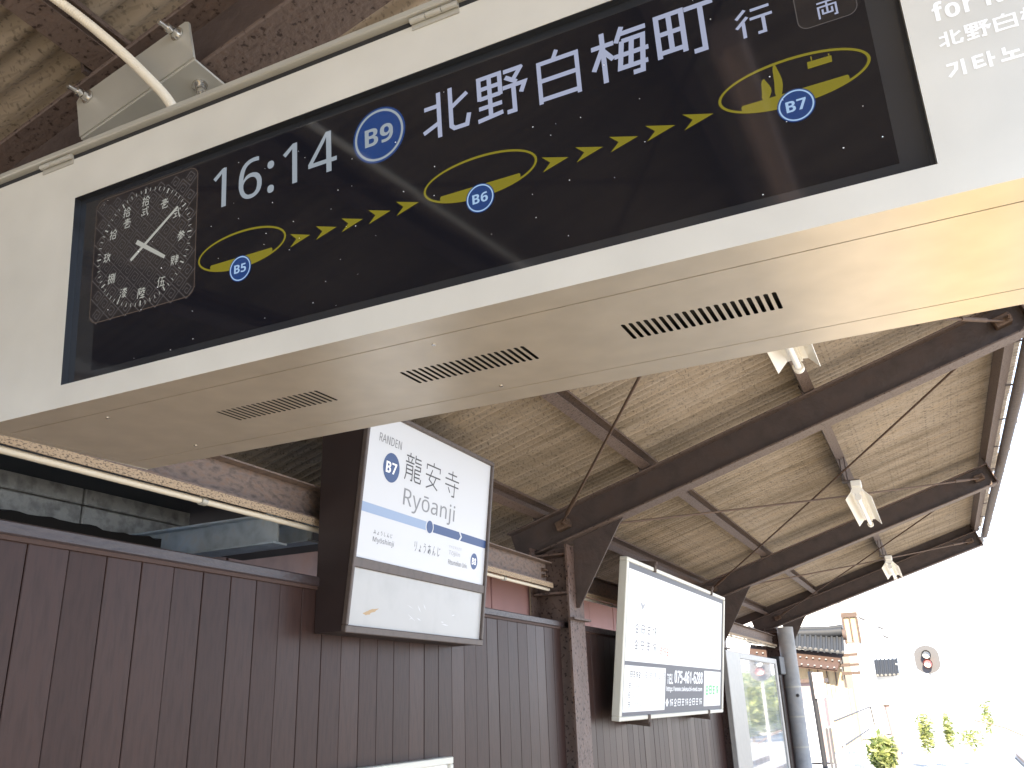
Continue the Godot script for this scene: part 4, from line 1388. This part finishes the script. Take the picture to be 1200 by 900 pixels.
func beyond() -> void:
	var s: SurfaceTool
	var base: Vector3
	var t: Node3D
	# concrete pole at the end of the canopy
	base = P(-1.86, -1.5, -12.75)
	t = thing("grey_pole", "thick pale grey steel pole beside the notice case at the canopy's end", "pole", base)
	s = new_st()
	tube(s, [P(-1.86, -1.5, -12.75), P(-1.86, 0.9, -12.75)], 0.108, 20)
	part("shaft", s, M.pole, t, base)
	for y in [-0.62, -0.25, 0.12]:
		s = new_st()
		tube(s, [P(-1.86, y, -12.75), P(-1.86, y + 0.018, -12.75)], 0.111, 20)
		part("band", s, M.zinc, t, base)
	s = new_st()
	bolt(s, P(-1.80, 0.02, -12.66), Vector3(0.4, 0, 0.9).normalized(), 0.014, 0.05)
	part("step_bolt", s, M.grey, t, base)
	# black sign post
	base = P(-2.15, -1.5, -17.0)
	t = thing("sign_post", "slim black post with a small white plate beside the grey pole", "sign post", base)
	s = new_st()
	tube(s, [P(-2.12, -1.6, -17), P(-2.145, 0.42, -17)], 0.045, 10)
	part("post", s, M.black, t, base)
	s = new_st()
	bb(s, -2.12, -0.04, -16.95, -1.93, 0.40, -16.92, 0.01)
	part("plate", s, M.pink, t, base)
	s = new_st()
	bb(s, -2.11, -0.03, -16.918, -1.94, 0.39, -16.914)
	part("plate_face", s, M.ad_white, t, base)
	# near house with the curved tiled roof
	base = P(-4.5, -1.5, -31.0)
	t = thing("tiled_house", "house with dark tiled roof over brown eaves beside the canopy's end", "house", base)
	tiled_roof(t, base, -5.6, -2.72, 1.40, 1.90, -30.6, 0.55, 0.155, 0.17)
	s = new_st()
	tube(s, [P(-5.6, 1.97, -30.6), P(-4.3, 1.94, -30.6), P(-3.1, 1.90, -30.6), P(-2.70, 1.92, -30.6)], 0.15, 12)
	tube(s, [P(-5.6, 2.12, -30.6), P(-4.3, 2.08, -30.6), P(-3.1, 2.03, -30.6), P(-2.68, 2.06, -30.6)], 0.08, 10)
	part("ridge", s, M.kawara, t, base)
	s = new_st()
	tube(s, [P(-2.70, 1.82, -30.62), P(-2.60, 1.82, -30.62)], 0.17, 12)
	part("ridge_end", s, M.timber, t, base)
	# lower brown pent roof with pale battens
	s = new_st()
	quad(s, P(-5.6, 1.68, -30.4), P(-2.78, 1.24, -30.4), P(-2.95, 0.74, -29.7), P(-5.6, 1.14, -29.7))
	quad(s, P(-5.6, 1.63, -30.4), P(-2.78, 1.19, -30.4), P(-2.95, 0.69, -29.7), P(-5.6, 1.09, -29.7))
	part("pent_roof", s, M.eave_wood, t, base)
	for r in 3:
		for k in 14:
			s = new_st()
			var f := r / 2.0
			var x := -5.4 + k * 0.19 + r * 0.05
			var y := lerpf(1.30, 0.86, f); var z := lerpf(-30.3, -29.72, f)
			box(s, P(x, y + 0.03 - 0.155 * (x + 3.5), z), Vector3(0.05, 0.04, 0.1), 0.01)
			part("tile_end", s, M.kawara_end, t, base)
	s = new_st()
	bb(s, -6.5, -1.5, -34.0, -2.9, 1.3, -30.6)
	part("wall", s, M.cream, t, base)
	for k in 5:
		s = new_st()
		bb(s, -3.9 + k * 0.26, -0.6, -30.6, -3.87 + k * 0.26, 1.2, -30.55)
		part("batten", s, M.timber, t, base)
	for y in [1.15, 0.85, 0.6]:
		s = new_st()
		bb(s, -2.9, y, -30.6, -2.35, y + 0.09, -30.4)
		part("projecting_beam", s, M.timber, t, base)
	# white house with a wood-framed window, farther on
	base = P(-4.0, -1.5, -36.0)
	t = thing("white_house", "white house with an upper window past the tiled house", "house", base)
	s = new_st()
	bb(s, -7.5, -1.5, -40.0, -2.5, 3.3, -36.0)
	part("wall", s, M.white_wall, t, base)
	s = new_st()
	prism(s, PackedVector2Array([Vector2(-7.7, 3.3), Vector2(-2.45, 3.3), Vector2(-5.0, 4.1)]), Transform3D(Basis.IDENTITY, P(0, 0, -40.1)), 4.15)
	part("roof", s, M.white_wall, t, base)  # white colour imitates the glare that washes the roof out
	s = new_st()
	bb(s, -3.05, 1.85, -36.0, -2.62, 2.86, -35.95)
	var win := part("window", s, M.cream, t, base)
	for r in [[-3.12, 2.75, -2.55, 2.92], [-3.12, 1.80, -3.05, 2.75], [-2.62, 1.80, -2.55, 2.75], [-2.86, 1.85, -2.82, 2.75]]:
		s = new_st()
		bb(s, r[0], r[1], -35.96, r[2], r[3], -35.88)
		part("window_frame", s, M.timber, win, Vector3.ZERO)
	# small tiled roof farther
	base = P(-2.6, -1.5, -41.0)
	t = thing("gate_house", "small building with blue grey tiled roof far along the line", "house", base)
	tiled_roof(t, base, -2.75, -1.66, 0.72, 1.34, -40.8, 0.9, 0.15)
	s = new_st()
	bb(s, -2.7, -1.5, -43.0, -1.85, 0.70, -40.4)
	part("wall", s, M.white_wall, t, base)
	# signal on its arm
	base = P(-0.25, -1.5, -20.0)
	t = thing("railway_signal", "grey oval railway signal head with a red lens", "signal", base)
	s = new_st()
	var pl := PackedVector2Array()
	for k in 13:
		var a := PI * k / 12.0
		pl.append(Vector2(cos(a) * 0.23, 0.08 + sin(a) * 0.19))
	for k in 13:
		var a := PI + PI * k / 12.0
		pl.append(Vector2(cos(a) * 0.23, -0.08 + sin(a) * 0.19))
	prism(s, pl, Transform3D(Basis.IDENTITY, P(-0.255, 0.615, -20.02)), 0.04)
	part("backboard", s, M.signal_grey, t, base)
	for q in [[0.09, M.ad_white], [-0.08, M.ink_red]]:
		s = new_st()
		tube(s, [P(-0.255, 0.615 + q[0], -19.98), P(-0.255, 0.615 + q[0], -19.86)], 0.085, 14, false)
		part("hood", s, M.signal_grey if q[0] > 0 else M.ink_red, t, base)
		s = new_st()
		tube(s, [P(-0.255, 0.615 + q[0], -19.98), P(-0.255, 0.615 + q[0], -19.95)], 0.07, 14)
		part("lens", s, M.ad_white, t, base)
	s = new_st()
	tube(s, [P(-0.85, 0.56, -20.05), P(-0.25, 0.40, -20.05)], 0.018, 6)
	tube(s, [P(-0.255, 0.62, -20.06), P(-0.255, -2.4, -20.06)], 0.025, 8)
	part("mast", s, M.white_wall, t, base)
	# railings
	for r in [[P(-2.41, -0.53, -22), P(-1.90, -0.30, -26), "upper dark handrail of the ramp past the platform", true], [P(-2.22, -1.02, -21), P(-1.95, -0.82, -25), "lower dark rail under the ramp handrail", false]]:
		s = new_st()
		tube(s, [r[0], r[1]], 0.022, 8)
		if r[3]:
			tube(s, [r[1], r[1] + Vector3(0.03, -0.45, 0)], 0.022, 8)
		var o := part("handrail", s, M.grey, self)
		tag(o, r[2], "handrail", "rails of the ramp")
	base = P(-2.2, -1.5, -19.0)
	t = thing("slatted_fence", "short grey slatted fence beside the black sign post", "fence", base)
	for k in 5:
		s = new_st()
		bb(s, -2.27 + k * 0.07, -1.6, -19.02, -2.23 + k * 0.07, -0.58, -18.98)
		part("slat", s, M.grey if k < 2 else M.pole, t, base)
	for y in [-0.6, -1.2]:
		s = new_st()
		bb(s, -2.29, y, -19.06, -1.93, y + 0.05, -19.021)
		part("fence_rail", s, M.pole, t, base)
	# board fence and shed
	base = P(-2.7, -1.5, -28.0)
	t = thing("board_fence", "tall sunlit tan board fence under the tiled house", "fence", base)
	for k in 7:
		s = new_st()
		bb(s, -3.25 + k * 0.115, -1.5, -28.03, -3.145 + k * 0.115, 0.35 - k * 0.03, -28.0, 0.006)
		part("board", s, M.cream, t, base)
	base = P(-2.95, -1.5, -24.0)
	t = thing("shed", "dull pink shed with a small flat roof behind the sign post", "shed", base)
	s = new_st()
	bb(s, -3.4, -1.5, -24.6, -2.80, 0.33, -24.0)
	part("wall", s, M.pink, t, base)
	s = new_st()
	bb(s, -3.45, 0.33, -24.65, -2.70, 0.42, -23.9)
	part("roof", s, M.timber, t, base)
	s = new_st()
	bb(s, -3.3, -1.5, -23.99, -2.95, -0.1, -23.96)
	part("door", s, M.white_wall, t, base)
	# thin pink post
	base = P(-1.46, -1.5, -26.0)
	t = thing("marker_post", "leaning faded pink post beyond the bush", "post", base)
	s = new_st()
	tube(s, [P(-1.40, -1.6, -26), P(-1.50, -0.3, -26)], 0.07, 10)
	part("shaft", s, M.pink, t, base)
	s = new_st()
	tube(s, [P(-1.50, -0.3, -26), P(-1.503, -0.26, -26)], 0.09, 10)
	part("post_cap", s, M.timber, t, base)
	# greenery
	leafy("bush", "round yellow green bush at the foot of the ramp rails", "bush", P(-1.38, -1.10, -20.0), Vector3(0.66, 0.80, 0.7), 900, "", true)
	leafy("shrub", "tall green shrub with dark stem far beside the track", "shrub", P(-0.92, -1.25, -35.0), Vector3(0.65, 1.5, 0.8), 420, "shrubs by the track", false)
	leafy("shrub", "narrow yellow green shrub right of the tall one", "shrub", P(-0.21, -1.25, -35.0), Vector3(0.4, 1.4, 0.5), 240, "shrubs by the track", false)
	leafy("shrub", "low pale shrub farther right along the track", "shrub", P(0.45, -1.55, -36.0), Vector3(1.0, 0.9, 0.6), 130, "shrubs by the track", false)
	leafy("shrub", "thin upright shrub near the right edge", "shrub", P(1.15, -0.9, -38.0), Vector3(0.5, 1.7, 0.6), 130, "shrubs by the track", false)
	for q in [[7.0, -56.0, 4.2, "nearest"], [8.2, -61.0, 4.8, "second"], [7.4, -66.5, 4.4, "third"], [9.0, -72.0, 5.2, "farthest"]]:
		leafy("tree", q[3] + " leafy tree across the track right of the view, mirrored in the notice case", "tree", P(q[0], -0.2, q[1]), Vector3(3.2, q[2], 4.6), 2400, "trees across the track", true, 2.6)
	base = P(-2.0, -1.5, -34.0)
	t = thing("service_wire", "thin service wire with small insulators beyond the white house window", "wire", base)
	s = new_st()
	tube(s, [P(-2.45, 2.62, -34), P(-2.0, 2.36, -34), P(-1.45, 1.98, -34), P(-0.9, 1.72, -34)], 0.016, 6)
	part("wire", s, M.pole, t, base)
	for q in [[-2.28, 2.52], [-1.72, 2.17], [-1.6, 1.86]]:
		s = new_st()
		tube(s, [P(q[0] - 0.09, q[1] + 0.05, -34), P(q[0] + 0.09, q[1] - 0.05, -34)], 0.035, 8)
		part("insulator", s, M.grey, t, base)
	# sagging cable at the right edge
	s = new_st()
	tube(s, [P(0.55, -0.80, -30), P(0.87, -0.89, -30), P(1.3, -1.02, -30), P(1.9, -1.34, -30)], 0.02, 6)
	var o2 := part("cable", s, M.rail, self)
	tag(o2, "thin dark sagging cable at the right edge by the track", "cable")
